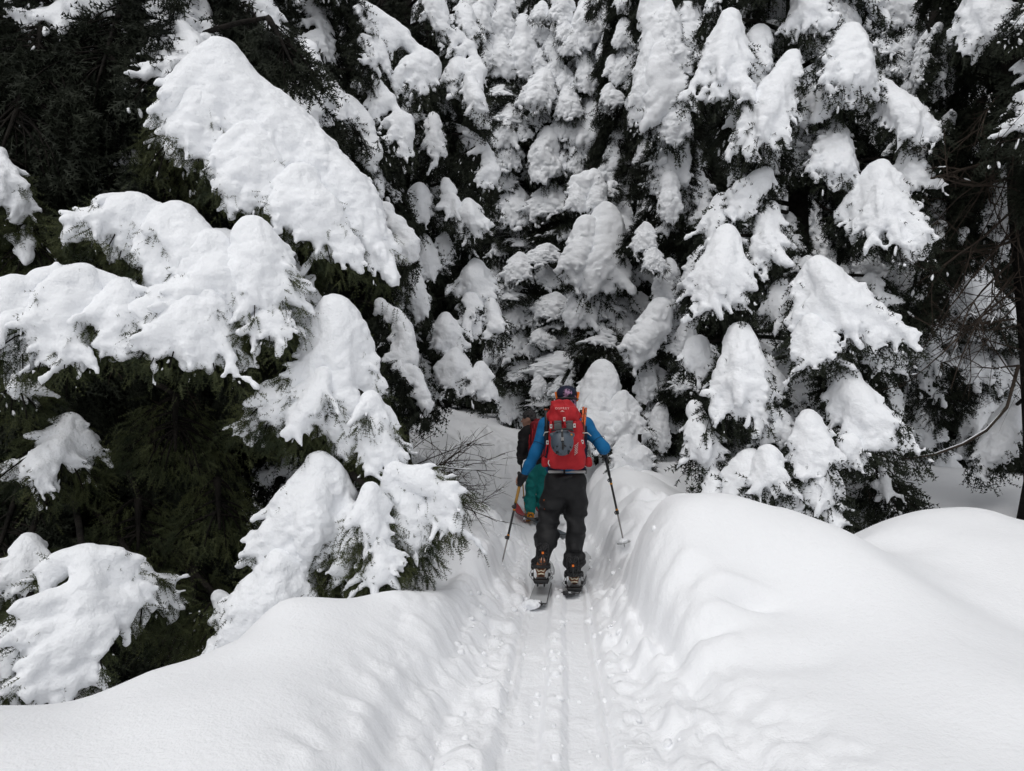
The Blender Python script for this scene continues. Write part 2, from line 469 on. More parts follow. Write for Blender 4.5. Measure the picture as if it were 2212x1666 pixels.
def sheet(name, sel, mat, **kw):
    q = gQ[sel]
    used = np.unique(q)
    rem = np.zeros(len(gV), int); rem[used] = np.arange(len(used))
    me = mk_mesh(name, gV[used], [rem[q]], [mat])
    me.normals_split_custom_set_from_vertices([tuple(v) for v in gN[used].astype(np.float32)])
    return obj(name, me, kind='structure', **kw)
sheet('snow_ground', ~on_trail, M_GROUND)
sheet('ski_trail', on_trail, M_TRAIL)

# loose crumbs of broken snow along the trail
def crumbs():
    rng = np.random.default_rng(77)
    n = 420
    y = rng.uniform(2.2, 9.0, n)
    dx = rng.choice([-1, 1], n) * np.abs(rng.normal(0.36, 0.13, n))
    mid = rng.random(n) < 0.2
    dx[mid] = rng.normal(0, 0.05, mid.sum())
    x = trail_x(y) + dx
    r = 0.006 + 0.022 * rng.random(n) ** 3
    P = np.stack([x, y, ground_z(x, y) + r * 0.05], -1)
    V, T = lump_mesh(P, r, rng.normal(size=(n, 3)), rng, (0.8, 1.6))
    obj('snow_crumbs', mk_mesh('snow_crumbs', V, [T], [M_TRAIL]), label='loose crumbs of broken snow along the ski trail', cat='snow', kind='stuff')

# ------------------------------------------------------------------ snow-laden boughs
def shoots_mesh(pos, d, ln, rng, pairs, nl, nw):
    """needle shoots: a thin stem and two ragged rows of needles, one triangle each"""
    N = len(pos)
    d = nn(d)
    r = rng.normal(size=(N, 3))
    r[:, 2] *= 0.5
    side = nn(np.cross(d, r))
    up = np.cross(side, d)
    s = (np.arange(pairs) + 0.5) / pairs
    sg = np.array([-1.0, 1.0])
    S = np.repeat(s, 2)[None, :, None]; G = np.tile(sg, pairs)[None, :, None]
    jit = rng.normal(size=(N, 2 * pairs, 3)) * 0.28
    base = pos[:, None] + d[:, None] * (S * ln[:, None, None])
    nd = nn(d[:, None] * 0.75 + side[:, None] * G * 0.8 + up[:, None] * 0.12 + jit)
    L = nl * (1.15 - 0.55 * S) * rng.uniform(0.75, 1.2, (N, 2 * pairs, 1))
    a = base - d[:, None] * nw * 0.5; b = base + d[:, None] * nw * 0.5
    tip = base + nd * L
    V1 = np.stack([a, b, tip], 2).reshape(-1, 3)
    w = nw * 0.35
    V2 = np.stack([pos - side * w, pos + side * w, pos + d * ln[:, None] * 1.05 + up * 0.002], 1).reshape(-1, 3)
    V = np.vstack([V1, V2])
    return V, np.arange(len(V)).reshape(-1, 3)

_ico_v = None
def _oct_sphere():
    o = np.array([[1, 0, 0], [-1, 0, 0], [0, 1, 0], [0, -1, 0], [0, 0, 1], [0, 0, -1]], float)
    f = [(0, 2, 4), (2, 1, 4), (1, 3, 4), (3, 0, 4), (2, 0, 5), (1, 2, 5), (3, 1, 5), (0, 3, 5)]
    V = [tuple(v) for v in o]; F = []
    def mid(a, b):
        m = nn((np.array(V[a]) + np.array(V[b])) / 2); t = tuple(np.round(m, 6))
        if t not in V: V.append(t)
        return V.index(t)
    for p, q, r in f:
        x, y, z = mid(p, q), mid(q, r), mid(r, p)
        F += [(p, x, z), (x, q, y), (z, y, r), (x, y, z)]
    return np.array(V), np.array(F)
_OSV, _OSF = _oct_sphere()
def lump_mesh(pos, rad, dirs, rng, el=(1.3, 3.6)):
    """small irregular snow lumps clinging along the twigs"""
    N = len(pos)
    nv = len(_OSV)
    d = nn(dirs)
    u = nn(np.cross(d, rng.normal(size=(N, 3)))); w = np.cross(d, u)
    st = np.stack([rng.uniform(*el, N), rng.uniform(0.7, 1.2, N), rng.uniform(0.7, 1.2, N)], 1)[:, None]
    L = _OSV[None] * rad[:, None, None] * rng.uniform(0.75, 1.25, (N, nv, 1)) * st
    V = pos[:, None] + L[..., :1] * d[:, None] + L[..., 1:2] * u[:, None] + L[..., 2:] * w[:, None]
    T = (_OSF[None] + nv * np.arange(N)[:, None, None]).reshape(-1, 3)
    return V.reshape(-1, 3), T

crumbs()

def make_bough(name, seed, spine, edges, rs=0.13, re=0.035, gap=0.10, vox=0.024, fwd=0.45, lead=0.30, cover=(0.75, 1.0),
               near=False, dense=1.0, specks=1.0, stem_to=None, snow=True, hang=0.5, round_=0.35, k=None, holes=0.0, lumpy=1.0, twig=1.0, top=0.8):
    """One drooping bough seen from outside: x across, -y outward, z up, origin at its highest point.
    spine / edges are (x, z) outlines in metres.  Returns meshes (wood, needles, snow)."""
    rng = np.random.default_rng(seed)
    spine = np.asarray(spine, float)
    ss = np.linspace(0, 1, 25)
    sp, slen = poly_at(spine, ss)
    def lift(p, lat=None):
        p = np.asarray(p, float)
        drop = np.maximum(0, sp[0, 1] - p[..., 1])
        y = -fwd * drop ** 0.85 * slen ** 0.15
        if lat is not None:
            y = y + round_ * lat
        return np.stack([p[..., 0], y, p[..., 1]], -1)
    sp3 = lift(sp)
    sp3[:, 1] += rng.normal(0, 0.01)
    caps = []          # (a, b, ra, rb)
    rr = rs * (0.85 + 0.3 * np.sin(ss * 3 + rng.uniform(0, 6))) * np.interp(ss, [0, 0.12 if top > 0.6 else 0.4, 0.75, 1], [top, 1.0, 0.9, 0.5])
    c0 = 0
    for i in range(c0, 24, 2):
        j = min(i + 2, 24)
        caps.append((sp3[i] + (0, 0, 0.15 * rr[i]), sp3[j] + (0, 0, 0.15 * rr[j]), rr[i], rr[j]))
    spos, sdir, slens = [], [], []
    lpos, lrad, ldir = [], [], []
    wood = Geo()
    wood.tube(sp3[::3], np.interp(ss[::3], [0, 1], [0.03, 0.008]), 5)
    kk = 1.0 if near else 1.35
    for ed in edges:
        ed = np.asarray(ed, float)
        _, elen = poly_at(ed, [0.0])
        nr = max(3, int(elen / gap))
        es = (np.arange(nr) + rng.uniform(0.15, 0.85, nr)) / nr
        E, _ = poly_at(ed, es)
        for e in E:
            dist = np.hypot(sp[:, 0] - e[0], sp[:, 1] - e[1])
            im = int(np.argmin(dist))
            lat = dist[im]
            io = int(np.clip(im - lead * 24 * (0.6 + 0.8 * rng.random()), 0, 24))
            O = sp[io]
            ext = rng.uniform(0.85, 1.15)
            e2 = O + (e - O) * ext
            c = np.array([O[0] + (e2[0] - O[0]) * 0.62, O[1] + (e2[1] - O[1]) * 0.22])
            R2 = bez(O, c, e2, np.linspace(0, 1, 9))
            rl = np.linalg.norm(e2 - O)
            latv = np.abs(np.linspace(0, 1, 9)) * lat
            R3 = lift(R2, latv)
            R3[:, 1] += np.linspace(0, 1, 9) * rng.normal(0, 0.05)
            wood.tube(R3[::2], np.interp(np.linspace(0, 1, 5), [0, 1], [0.010, 0.004]), 3)
            cv = rng.uniform(*cover)
            if holes and rng.random() < holes:
                cv *= 0.45
            r0 = min(rs * 0.75, 0.4 * rl + re)
            tt = np.linspace(0, 1, 9)
            rad = np.interp(tt, [0, 0.55, 1], [r0, 0.55 * r0 + 0.45 * re, re]) * rng.uniform(0.8, 1.15)
            for q in range(8):
                if tt[q + 1] > cv: break
                a = R3[q] + (0, 0, 0.35 * rad[q]); b = R3[q + 1] + (0, 0, 0.35 * rad[q + 1])
                caps.append((a, b, rad[q], rad[q + 1]))
            # secondary twigs feathering out on both sides, each with its own thin load
            for q in range(2, 8):
                tg_ = nn(R3[q + 1] - R3[q])
                for sg_ in (-1, 1):
                    if rng.random() > 0.62: continue
                    la = np.array([tg_[2], 0.0, -tg_[0]]) * sg_
                    L_ = rng.uniform(0.09, 0.21) * twig
                    d0 = nn(tg_ * 0.75 + la * rng.uniform(0.4, 1.0) + (0, rng.normal(0, 0.25), 0))
                    B_ = bez(R3[q], R3[q] + d0 * L_ * 0.6, R3[q] + d0 * L_ + (0, 0, -0.3 * L_), np.linspace(0, 1, 4))
                    if tt[q] < cv and rng.random() > holes * 0.7:
                        r0_ = min(rad[q] * 0.75, re * 1.1); r1_ = re * rng.uniform(0.35, 0.6)
                        fr = rng.integers(2, 4)
                        for w_ in range(fr):
                            caps.append((B_[w_] + (0, 0, 0.3 * r0_), B_[w_ + 1] + (0, 0, 0.3 * r1_), r0_ + (r1_ - r0_) * w_ / 3, r0_ + (r1_ - r0_) * (w_ + 1) / 3))
                    m_ = int(round((3 if near else 2.0) * dense))
                    tq = rng.uniform(0.3, 1.0, m_)
                    spos.append(np.stack([np.interp(tq, np.linspace(0, 1, 4), B_[:, c_]) for c_ in range(3)], -1) + np.array([0, 0.01, -0.012]))
                    sdir.append(nn(B_[3] - B_[1]) * 0.8 + rng.normal(0, 0.42, (m_, 3)) + (0, 0, -0.55 * hang)); slens.append(rng.uniform(0.05, 0.11, m_) * (1.0 if near else 1.5))
            # needle shoots along the twig, under and past the snow
            n_s = int((3 + rl * 11) * dense * (1.5 if near else 1.0)) + 1
            t = rng.uniform(0.15, 1.0, n_s) ** 0.7
            P = np.stack([np.interp(t, tt, R3[:, a]) for a in range(3)], -1)
            rad_t = np.interp(t, tt, rad)
            tang = nn(R3[8] - R3[4])
            D = tang * rng.uniform(0.4, 1.2, (n_s, 1)) + rng.normal(0, 0.40, (n_s, 3)) + np.array([0, 0.0, -hang * (1.0 if near else 1.5)])
            off = rng.normal(0, 0.5, (n_s, 3)) * rad_t[:, None]; off[:, 2] = -np.abs(off[:, 2]) * 0.9
            off[:, 1] = np.abs(off[:, 1]) * 0.6
            lens = rng.uniform(0.05, 0.11, n_s) * (1.0 if near else 1.7)
            spos.append(P + off); sdir.append(D); slens.append(lens)
            # tip tuft
            n_t = int((7 if near else 4) * dense) + 1
            spos.append(np.repeat(R3[8][None], n_t, 0) + rng.normal(0, 0.012, (n_t, 3))); sdir.append(tang + rng.normal(0, 0.45, (n_t, 3)) + (0, 0, -0.3))
            slens.append(rng.uniform(0.06, 0.17, n_t) * (1.0 if near else 1.25))
            nl_ = rng.poisson(specks * (1.0 + 2.5 * rl))
            if nl_:
                sel = rng.integers(0, n_s, nl_)
                lp_ = (P + off)[sel] + nn(D[sel]) * (lens[sel] * rng.uniform(0.1, 0.9, nl_))[:, None]
                lp_[:, 2] += 0.006
                ok_ = t[sel] > cv - 0.35
                for p_, d_ in zip(lp_[ok_], D[sel][ok_]):
                    ldir.append(d_)
                    lpos.append(p_); lrad.append((0.003 + 0.010 * rng.random() ** 2.0) * kk)
    # dark hanging underside behind the snow
    n_u = int(60 * slen * dense * (1.5 if near else 1.0))
    t = rng.random(n_u)
    P = np.stack([np.interp(t, ss, sp3[:, a]) for a in range(3)], -1)
    P = P + np.stack([rng.normal(0, 0.5 * rs + 0.03, n_u), np.abs(rng.normal(0, 0.09, n_u)) + rs * 0.6, -np.abs(rng.normal(0, 0.12, n_u)) - rs * 0.3], -1)
    spos.append(P); sdir.append(rng.normal(0, 0.5, (n_u, 3)) + (0, -0.1, -hang - 0.3)); slens.append(rng.uniform(0.08, 0.16, n_u))
    spos = np.vstack(spos); sdir = np.vstack(sdir); slens = np.concatenate(slens)
    if near:
        V, T = shoots_mesh(spos, sdir, slens, rng, 6, 0.022, 0.006)
    else:
        V, T = shoots_mesh(spos, sdir, slens, rng, 4, 0.042, 0.017)
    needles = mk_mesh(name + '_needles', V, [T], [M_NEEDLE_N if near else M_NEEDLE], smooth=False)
    if stem_to is not None:
        st = np.asarray(stem_to, float)
        mid = st * 0.5 + np.array([0, 0, 0.10 * np.linalg.norm(st)])
        wood.tube(bez(sp3[0], mid, st, np.linspace(0, 1, 7)), np.linspace(0.018, 0.032, 7), 6)
    wood_me = wood.mesh(name + '_wood', [M_BARK])
    snow_me = None
    if snow:
        g = Geo()
        A = np.array([np.minimum(c[0], c[1]) - max(c[2], c[3]) for c in caps]).min(0)
        B = np.array([np.maximum(c[0], c[1]) + max(c[2], c[3]) for c in caps]).max(0)
        kf = 2.7 * k if k else 1.0 / (0.12 * re + 0.006)
        f = Field(A - 2 / kf - 2 * vox, B + 2 / kf + 2 * vox, vox, kf)
        for c in caps:
            f.cap(*c)
        zz = np.linspace(1.4, 0.35, f.n[2])[None, None, :]          # rougher towards the fingers, smoother on top
        g.add(*f.mesh([(0.20 * rs * lumpy, 0.30), (0.50 * re * lumpy * zz, 0.13, 1), (min(0.022, 0.45 * re) * zz, 0.062, 1), (min(0.008, 0.18 * re) * zz, 0.03)], rng, min(1.1 / kf, 0.3 * re)))
        if lpos:
            keep = rng.random(len(lpos)) < min(1, 0.4 + specks)
            lp = np.array(lpos)[keep]; lr = np.array(lrad)[keep]; ld = np.array(ldir)[keep]
            if len(lp):
                V, T = lump_mesh(lp, lr, ld, rng)
                g.add(V, (), T)
        snow_me = g.mesh(name + '_snow', [M_SNOW])
    elif lpos and specks > 0:
        g = Geo()
        V, T = lump_mesh(np.array(lpos), np.array(lrad), np.array(ldir), rng)
        snow_me = g.add(V, (), T).mesh(name + '_snow', [M_SNOW])
    return wood_me, needles, snow_me

def tri_outline(L, W, lean=0.0, sag=0.06, seed=0, skew=0.0):
    """bell outline: narrow rounded top, ragged wide bottom"""
    r = np.random.default_rng(seed)
    j = lambda s: r.normal(0, s)
    cx = lean
    spine = [(0, 0), (0.12 * cx + j(0.02), -0.22 * L), (0.45 * cx + j(0.03), -0.5 * L), (0.75 * cx + j(0.03), -0.78 * L)]
    edge = [(-0.20 * W, -0.16 * L), (-0.38 * W + 0.4 * cx, -0.5 * L + j(0.04)), (-0.5 * W + cx, -0.88 * L + skew), (-0.2 * W + cx, -L - sag + j(0.05) + 0.4 * skew),
            (0.2 * W + cx, -L - sag + j(0.05) - 0.4 * skew), (0.5 * W + cx, -0.88 * L - skew), (0.38 * W + 0.4 * cx, -0.5 * L + j(0.04)), (0.20 * W, -0.16 * L)]
    return spine, [edge]

def add_bough(tree, meshes, loc, rot, scale=(1, 1, 1), name='bough'):
    wood, needles, snow = meshes
    b = obj(name, wood, tree)
    b.location = Vector(loc) - tree.location
    b.rotation_euler = rot
    b.scale = scale
    obj('needles', needles, b)
    if snow is not None:
        obj('snow_load', snow, b)
    return b

# -------- shared bough kinds
PROTO = {}
def protos():
    for i in range(4):       # narrow pointed hoods
        s, e = tri_outline(1.0, 0.34 + 0.10 * i, lean=0.05 * (i - 1.5), seed=i)
        PROTO['hood%d' % i] = (make_bough('hood', 100 + i, s, e, rs=0.155, re=0.066, gap=0.09, vox=0.024, fwd=0.40, twig=0.7, dense=0.6, cover=(0.8, 1.0), round_=0.55, k=24, lumpy=0.8), 1.10, 0.44 + 0.10 * i)
    for i in range(4):       # wide bells with fingers
        s, e = tri_outline(0.85, 0.62 + 0.12 * i, lean=0.08 * (i - 1.5), seed=20 + i, skew=0.06 * (i - 1.5))
        PROTO['bell%d' % i] = (make_bough('bell', 200 + i, s, e, rs=0.14, re=0.054, gap=0.095, vox=0.024, fwd=0.5, dense=0.7, cover=(0.72, 1.0), round_=0.5, holes=0.1), 0.95, 0.70 + 0.12 * i)
    for i in range(3):       # long hanging curtains
        s, e = tri_outline(1.7, 0.40 + 0.12 * i, lean=0.2 * (i - 1), seed=40 + i, skew=0.1 * (i - 1))
        PROTO['drape%d' % i] = (make_bough('drape', 300 + i, s, e, rs=0.15, re=0.060, gap=0.095, vox=0.026, fwd=0.30, dense=0.6, twig=0.8, lead=0.22, cover=(0.75, 1.0), round_=0.5, holes=0.1), 1.80, 0.48 + 0.12 * i)
    for i in range(4):       # mostly dark boughs with broken snow
        s, e = tri_outline(0.95, 0.8, lean=0.12 * (i - 1.5), seed=60 + i, skew=0.08 * (i - 1.5))
        PROTO['ragged%d' % i] = (make_bough('ragged', 400 + i, s, e, rs=0.07, re=0.032, gap=0.085, vox=0.02, fwd=0.55, cover=(0.3, 0.9), holes=0.4, dense=1.3, specks=1.6), 1.0, 0.8)
    for i in range(3):       # bare green-black boughs
        s, e = tri_outline(1.1, 0.9, lean=0.12 * (i - 1), seed=80 + i)
        PROTO['dark%d' % i] = (make_bough('dark', 500 + i, s, e, gap=0.07, fwd=0.5, dense=1.7, specks=0.0, snow=False), 1.15, 0.9)
    for i in range(2):       # small knobs
        s, e = tri_outline(0.42, 0.36, seed=90 + i)
        PROTO['knob%d' % i] = (make_bough('knob', 600 + i, s, e, rs=0.13, re=0.07, gap=0.10, vox=0.02, fwd=0.35, cover=(0.85, 1.0), round_=0.4, k=20, dense=0.9), 0.5, 0.44)
protos()

def trunk_mesh(name, h, r0, r1, seed, lean=(0, 0), sides=12):
    rng = np.random.default_rng(seed)
    n = max(6, int(h / 0.5))
    t = np.linspace(0, 1, n)
    path = np.stack([lean[0] * t + 0.03 * np.cumsum(rng.normal(0, 0.4, n)), lean[1] * t + 0.03 * np.cumsum(rng.normal(0, 0.4, n)), h * t], -1)
    path -= path[0]
    rad = r0 + (r1 - r0) * t + 0.6 * r0 * np.exp(-t * h / 0.35)
    V, Q, T = tube(path, rad, sides)
    a = np.arctan2(V[:, 1], V[:, 0])
    V[:, :2] += (rng.normal(0, 0.012, (len(V), 2)))
    return mk_mesh(name, V, [Q, T], [M_BARK])

def new_tree(name, label, u, depth, h, r0, cat='tree', group=None, base_v=None, sink=0.15, lean=(0, 0), r1=None, x=None):
    p = at(u, 900, depth) if x is None else np.array([x, depth, 0])
    z = gz(p[0], depth) - sink
    root = obj(name, None, None, label, cat, group)
    root.empty_display_size = 0.3
    root.location = (p[0], depth, z)
    obj('trunk', trunk_mesh('trunk', h, r0, r1 or r0 * 0.25, int(abs(u) * 7 + depth * 13), lean), root)
    return root

def view_rot(p, lean=0.0, extra=0.0):
    a = math.atan2(p[0], p[1]) + extra
    return Euler((0, 0, -a)).to_matrix() @ Euler((0, lean, 0)).to_matrix()

_prng = random.Random(5)
def hood(tree, kind, top, bot, width, depth, mirror=None, extra=0.0):
    """place a shared bough so that its top and bottom stand where the photograph shows them, at `depth` metres"""
    P, B = at(top[0], top[1], depth), at(bot[0], bot[1], depth)
    d = B - P
    L = math.hypot(d[0], d[2])
    if not kind.startswith(('ragged', 'dark', 'knob')):       # the outline whose proportions come closest
        asp = width / F_PX * depth / L
        near_ = sorted((k for k in PROTO if k.startswith(('hood', 'bell', 'drape'))), key=lambda k: abs(math.log(PROTO[k][2] / PROTO[k][1] / asp)))[:2]
        kind = _prng.choice(near_)
    me, pl, pw = PROTO[kind]
    lean = math.atan2(-d[0], -d[2])
    W = width / F_PX * depth
    sx, sz = W / pw, L / pl
    if mirror is None: mirror = _prng.random() < 0.5
    R = view_rot(P, lean, extra)
    sc = (-sx if mirror else sx, 0.5 * (sx + sz), sz)
    return add_bough(tree, me, P, R.to_euler(), sc)

def fill(tree, z0, z1, reach0, reach1, seed, step=0.42, per=5, kinds=('ragged', 'dark', 'bell'), face=None, spread=2.2, size=(0.8, 1.25), back=0.0):
    """whorls of boughs up the trunk"""
    rng = random.Random(seed)
    x, y = tree.location.x, tree.location.y
    az0 = math.atan2(-x, -y) if face is None else face       # direction from trunk towards the camera
    n = max(1, int((z1 - z0) / step))
    for i in range(n):
        z = z0 + (z1 - z0) * (i + rng.random()) / n
        f = (z - z0) / max(0.1, z1 - z0)
        R = reach0 + (reach1 - reach0) * f
        for j in range(per):
            az = az0 + (rng.random() * 2 - 1) * spread
            kd = rng.choice(kinds)
            cand = [k for k in PROTO if k.startswith(kd)]
            me, pl, pw = PROTO[rng.choice(cand)]
            s = rng.uniform(*size) * (0.55 + 0.45 * R / max(reach0, 0.1))
            r = R * rng.uniform(0.25, 0.75)
            loc = (x + math.sin(az) * r, y + math.cos(az) * r, z + rng.uniform(-0.15, 0.15))
            rot = Euler((rng.uniform(-0.15, 0.25), rng.uniform(-0.2, 0.2), math.pi - az))
            add_bough(tree, me, loc, rot, (s * rng.choice((-1, 1)), s * 1.1, s))

def hero(tree, name, seed, peak, spine, edges, depth, **kw):
    """a bough outlined after the photograph, built at its own depth"""
    P = at(peak[0], peak[1], depth)
    m = depth / F_PX * 1.0
    P[2] -= 0.75 * kw.get('rs', 0.1)
    conv = lambda pts: [((p[0] - peak[0]) * m, -(p[1] - peak[1]) * m) for p in pts]
    R = view_rot(P)
    tr = Vector((tree.location.x, tree.location.y, P[2] + 0.12)) - Vector(P)
    stem = R.transposed() @ tr
    me = make_bough(name, seed, conv(spine), [conv(e) for e in edges], stem_to=stem, **kw)
    return add_bough(tree, me, P, R.to_euler())

def bell(tree, seed, peak, lb, rb, depth, wide=0.0, **kw):
    p, l, r = (np.array(q, float) for q in (peak, lb, rb))
    mid = (l + r) / 2
    low = max(l[1], r[1])
    spine = [p, p * 0.72 + mid * 0.28, p * 0.45 + mid * 0.55, p * 0.2 + mid * 0.8]
    out = (r - l) * 0.08
    edge = [p + (l - p) * 0.22 - out * 0.8, p + (l - p) * 0.6 - out * (1.2 + wide), l, l * 0.67 + r * 0.33 + (0, 14), l * 0.33 + r * 0.67 + (0, 14), r, p + (r - p) * 0.6 + out * (1.2 + wide), p + (r - p) * 0.22 + out * 0.8]
    size = np.linalg.norm(mid - p) * depth / F_PX
    wd = np.linalg.norm(r - l) * depth / F_PX
    a = dict(top=0.45 + 0.45 * ((seed * 0.618) % 1.0), rs=min(0.18, 0.13 * min(size, wd * 1.3) + 0.045), re=0.042, gap=0.095, vox=0.027, fwd=0.5, round_=0.5, lead=0.4, cover=(0.78, 1.02), dense=0.9, k=30)
    a.update(kw)
    return hero(tree, 'hood', seed, peak, spine, [edge], depth, **a)

# ------------------------------------------------------------------ the forest, from the camera backwards
# ---- dark trees at the left edge
TL1 = new_tree('hemlock_tree', 'dark thick-trunked hemlock at the left edge, its interior black under snowy boughs', 150, 7.0, 11, 0.20)
TL2 = new_tree('hemlock_tree', 'hemlock beside the left edge whose large snow slab slopes down toward the bent sapling', 252, 6.7, 11, 0.19)
A1s = [(478, 112), (500, 170), (560, 235), (640, 300), (720, 375), (775, 455), (812, 540), (830, 600)]
A1e = [[(400, 160), (362, 215), (385, 290), (450, 350), (480, 405), (545, 430), (600, 450), (655, 500), (715, 530), (760, 570), (800, 600), (836, 628)], [(520, 175), (600, 220), (700, 290), (770, 380), (815, 470), (838, 560)]]
hero(TL2, 'slab', 11, A1s[0], A1s, A1e, 5.2, rs=0.195, re=0.042, gap=0.08, vox=0.018, fwd=0.35, lead=0.22, cover=(0.8, 1.02), near=True, round_=0.25, k=26, dense=1.1, hang=0.8, lumpy=0.8)
near_kw = dict(top=0.35, near=True, vox=0.016, k=28, fwd=0.4, round_=0.15, gap=0.075, dense=1.2, hang=0.7, cover=(0.7, 1.0))
for i_, (p_, l_, r_, d_, rs_) in enumerate([
    ((430, 175), (366, 285), (485, 405), 5.12, 0.15), ((545, 275), (470, 410), (640, 480), 5.08, 0.19), ((665, 370), (600, 460), (765, 575), 5.05, 0.19)]):
    bell(TL2, 1200 + i_, p_, l_, r_, d_, rs=rs_ * 0.72, re=0.034, **near_kw)
for i_, (p_, l_, r_, d_, rs_) in enumerate([
    ((300, 428), (150, 500), (258, 565), 4.85, 0.11), ((385, 455), (310, 600), (575, 640), 4.75, 0.21), ((420, 590), (300, 745), (525, 815), 4.55, 0.13), ((550, 490), (490, 670), (645, 630), 4.72, 0.19), ((575, 640), (535, 740), (625, 720), 4.65, 0.06),
    ((470, 505), (380, 670), (580, 690), 4.68, 0.21)]):
    bell(TL2, 1210 + i_, p_, l_, r_, d_, rs=rs_ * 0.72, re=0.032, holes=0.1, **near_kw)
A2s = [(300, 432), (380, 462), (465, 505), (545, 500), (615, 565), (662, 655)]
A2e = [[(230, 450), (170, 490), (260, 540), (330, 590), (380, 640), (470, 650), (560, 650), (640, 690)], [(460, 480), (560, 478), (640, 560), (675, 650)]]
hero(TL2, 'slab', 1230, A2s[0], A2s, A2e, 4.78, rs=0.14, re=0.036, lead=0.2, **near_kw)
A3s = [(60, 622), (120, 596), (190, 590), (255, 612), (310, 660)]
A3e = [[(-40, 700), (10, 730), (90, 720), (150, 730), (220, 720), (280, 720), (325, 720)], [(120, 580), (200, 578), (270, 600), (330, 650)]]
hero(TL1, 'slab', 1231, A3s[2], A3s, A3e, 4.42, rs=0.10, re=0.032, lead=0.15, **near_kw)
for i_, (p_, l_, r_, d_, rs_) in enumerate([((185, 582), (30, 760), (215, 785), 4.4, 0.12), ((262, 610), (205, 740), (330, 735), 4.4, 0.11), ((70, 615), (-50, 740), (90, 790), 4.3, 0.11)]):
    bell(TL1, 1220 + i_, p_, l_, r_, d_, rs=rs_ * 0.72, re=0.030, holes=0.12, **near_kw)
bell(TL1, 14, (150, 895), (30, 1030), (215, 1040), 4.9, rs=0.055, re=0.026, near=True, holes=0.35, vox=0.015, cover=(0.4, 0.95), dense=1.8, fwd=0.7, gap=0.075)
A5s = [(180, 1185), (190, 1250), (180, 1320), (160, 1380)]
A5e = [[(110, 1200), (75, 1250), (90, 1310), (65, 1350), (85, 1400), (145, 1450)], [(260, 1210), (290, 1240), (270, 1300), (250, 1350), (215, 1390), (185, 1440), (160, 1455)]]
hero(TL1, 'slab', 15, A5s[0], A5s, A5e, 4.1, rs=0.07, re=0.032, gap=0.085, vox=0.015, fwd=0.5, lead=0.25, cover=(0.75, 1.0), near=True, round_=0.3, k=26, dense=1.2)
bell(TL1, 16, (300, 1215), (270, 1330), (395, 1300), 4.5, rs=0.05, re=0.026, near=True, vox=0.015, holes=0.35, cover=(0.4, 1.0), dense=2.0, gap=0.075)
bell(TL1, 17, (60, 1160), (-10, 1290), (110, 1250), 4.4, rs=0.05, re=0.026, near=True, vox=0.015, holes=0.35, cover=(0.4, 1.0), dense=2.0, gap=0.075)
bell(TL1, 18, (50, 1320), (-20, 1450), (85, 1430), 4.0, rs=0.06, re=0.03, near=True, vox=0.015, holes=0.2, dense=1.8, gap=0.075)
bell(TL1, 19, (0, 320), (-60, 470), (60, 480), 4.9, rs=0.08, re=0.03, near=True, vox=0.015, holes=0.3, cover=(0.5, 1.0), dense=2.0, gap=0.075)
bell(TL2, 20, (550, -40), (520, 50), (610, 65), 6.6, rs=0.14, re=0.06, vox=0.02)
bell(TL2, 21, (665, 95), (640, 250), (712, 265), 6.4, rs=0.14, re=0.06, vox=0.02, fwd=0.2)
# dark boughs without snow
def dark(tree, seed, peak, lb, rb, depth, **kw):
    return bell(tree, seed, peak, lb, rb, depth, snow=False, **{**dict(specks=0.0, dense=1.4, gap=0.075), **kw})
for i_, (tr_, p_, l_, r_, d_) in enumerate([(TL1, (60, 480), (-20, 600), (140, 600), 5.0), (TL2, (365, 255), (325, 400), (455, 420), 5.5), (TL1, (30, 780), (-20, 875), (95, 885), 4.7), (TL2, (620, 440), (590, 600), (690, 620), 5.4), (TL2, (470, 1280), (420, 1370), (540, 1380), 4.7)]):
    bell(tr_, 1240 + i_, p_, l_, r_, d_, near=True, rs=0.04, re=0.022, vox=0.016, gap=0.085, holes=0.75, cover=(0.15, 0.7), dense=1.8, specks=1.5)
dark(TL2, 31, (580, 20), (600, 190), (695, 195), 5.6)
dark(TL1, 32, (90, 40), (-20, 150), (190, 150), 5.6)
dark(TL1, 33, (240, 190), (150, 330), (400, 340), 6.0)
dark(TL2, 34, (350, 330), (270, 470), (450, 500), 5.5)
dark(TL1, 35, (60, 480), (-20, 590), (160, 600), 5.4)
dark(TL2, 36, (620, 470), (560, 640), (700, 650), 5.6)
dark(TL2, 37, (380, 830), (270, 970), (500, 990), 5.05, near=True)
dark(TL1, 38, (120, 820), (0, 930), (260, 940), 5.8)
dark(TL2, 39, (470, 1010), (400, 1130), (560, 1150), 5.05, near=True)
dark(TL2, 40, (300, 1050), (210, 1180), (400, 1180), 5.05, near=True)
dark(TL2, 41, (420, 1200), (350, 1340), (500, 1350), 5.05, near=True)
dark(TL2, 42, (420, 400), (330, 520), (540, 520), 6.2)
for tr, sd_ in ((TL1, 1), (TL2, 2)):
    fill(tr, -0.1, 3.2, 1.5, 1.5, 50 + sd_, step=0.3, per=4, kinds=('dark',), spread=3.1, size=(0.9, 1.3))
    fill(tr, 3.0, 7.5, 1.7, 1.1, 60 + sd_, step=0.38, per=6, kinds=('dark', 'dark', 'ragged'), spread=3.1, size=(0.9, 1.4))  # dense upper boughs reaching above the view, added to block the sky
TL3 = new_tree('hemlock_tree', 'dark hemlock filling the top left corner with green boughs bare of snow', -120, 6.6, 10, 0.17)
fill(TL3, -0.2, 7.5, 1.7, 1.2, 71, step=0.38, per=6, kinds=('dark', 'dark', 'ragged'), spread=3.1, size=(0.9, 1.4))

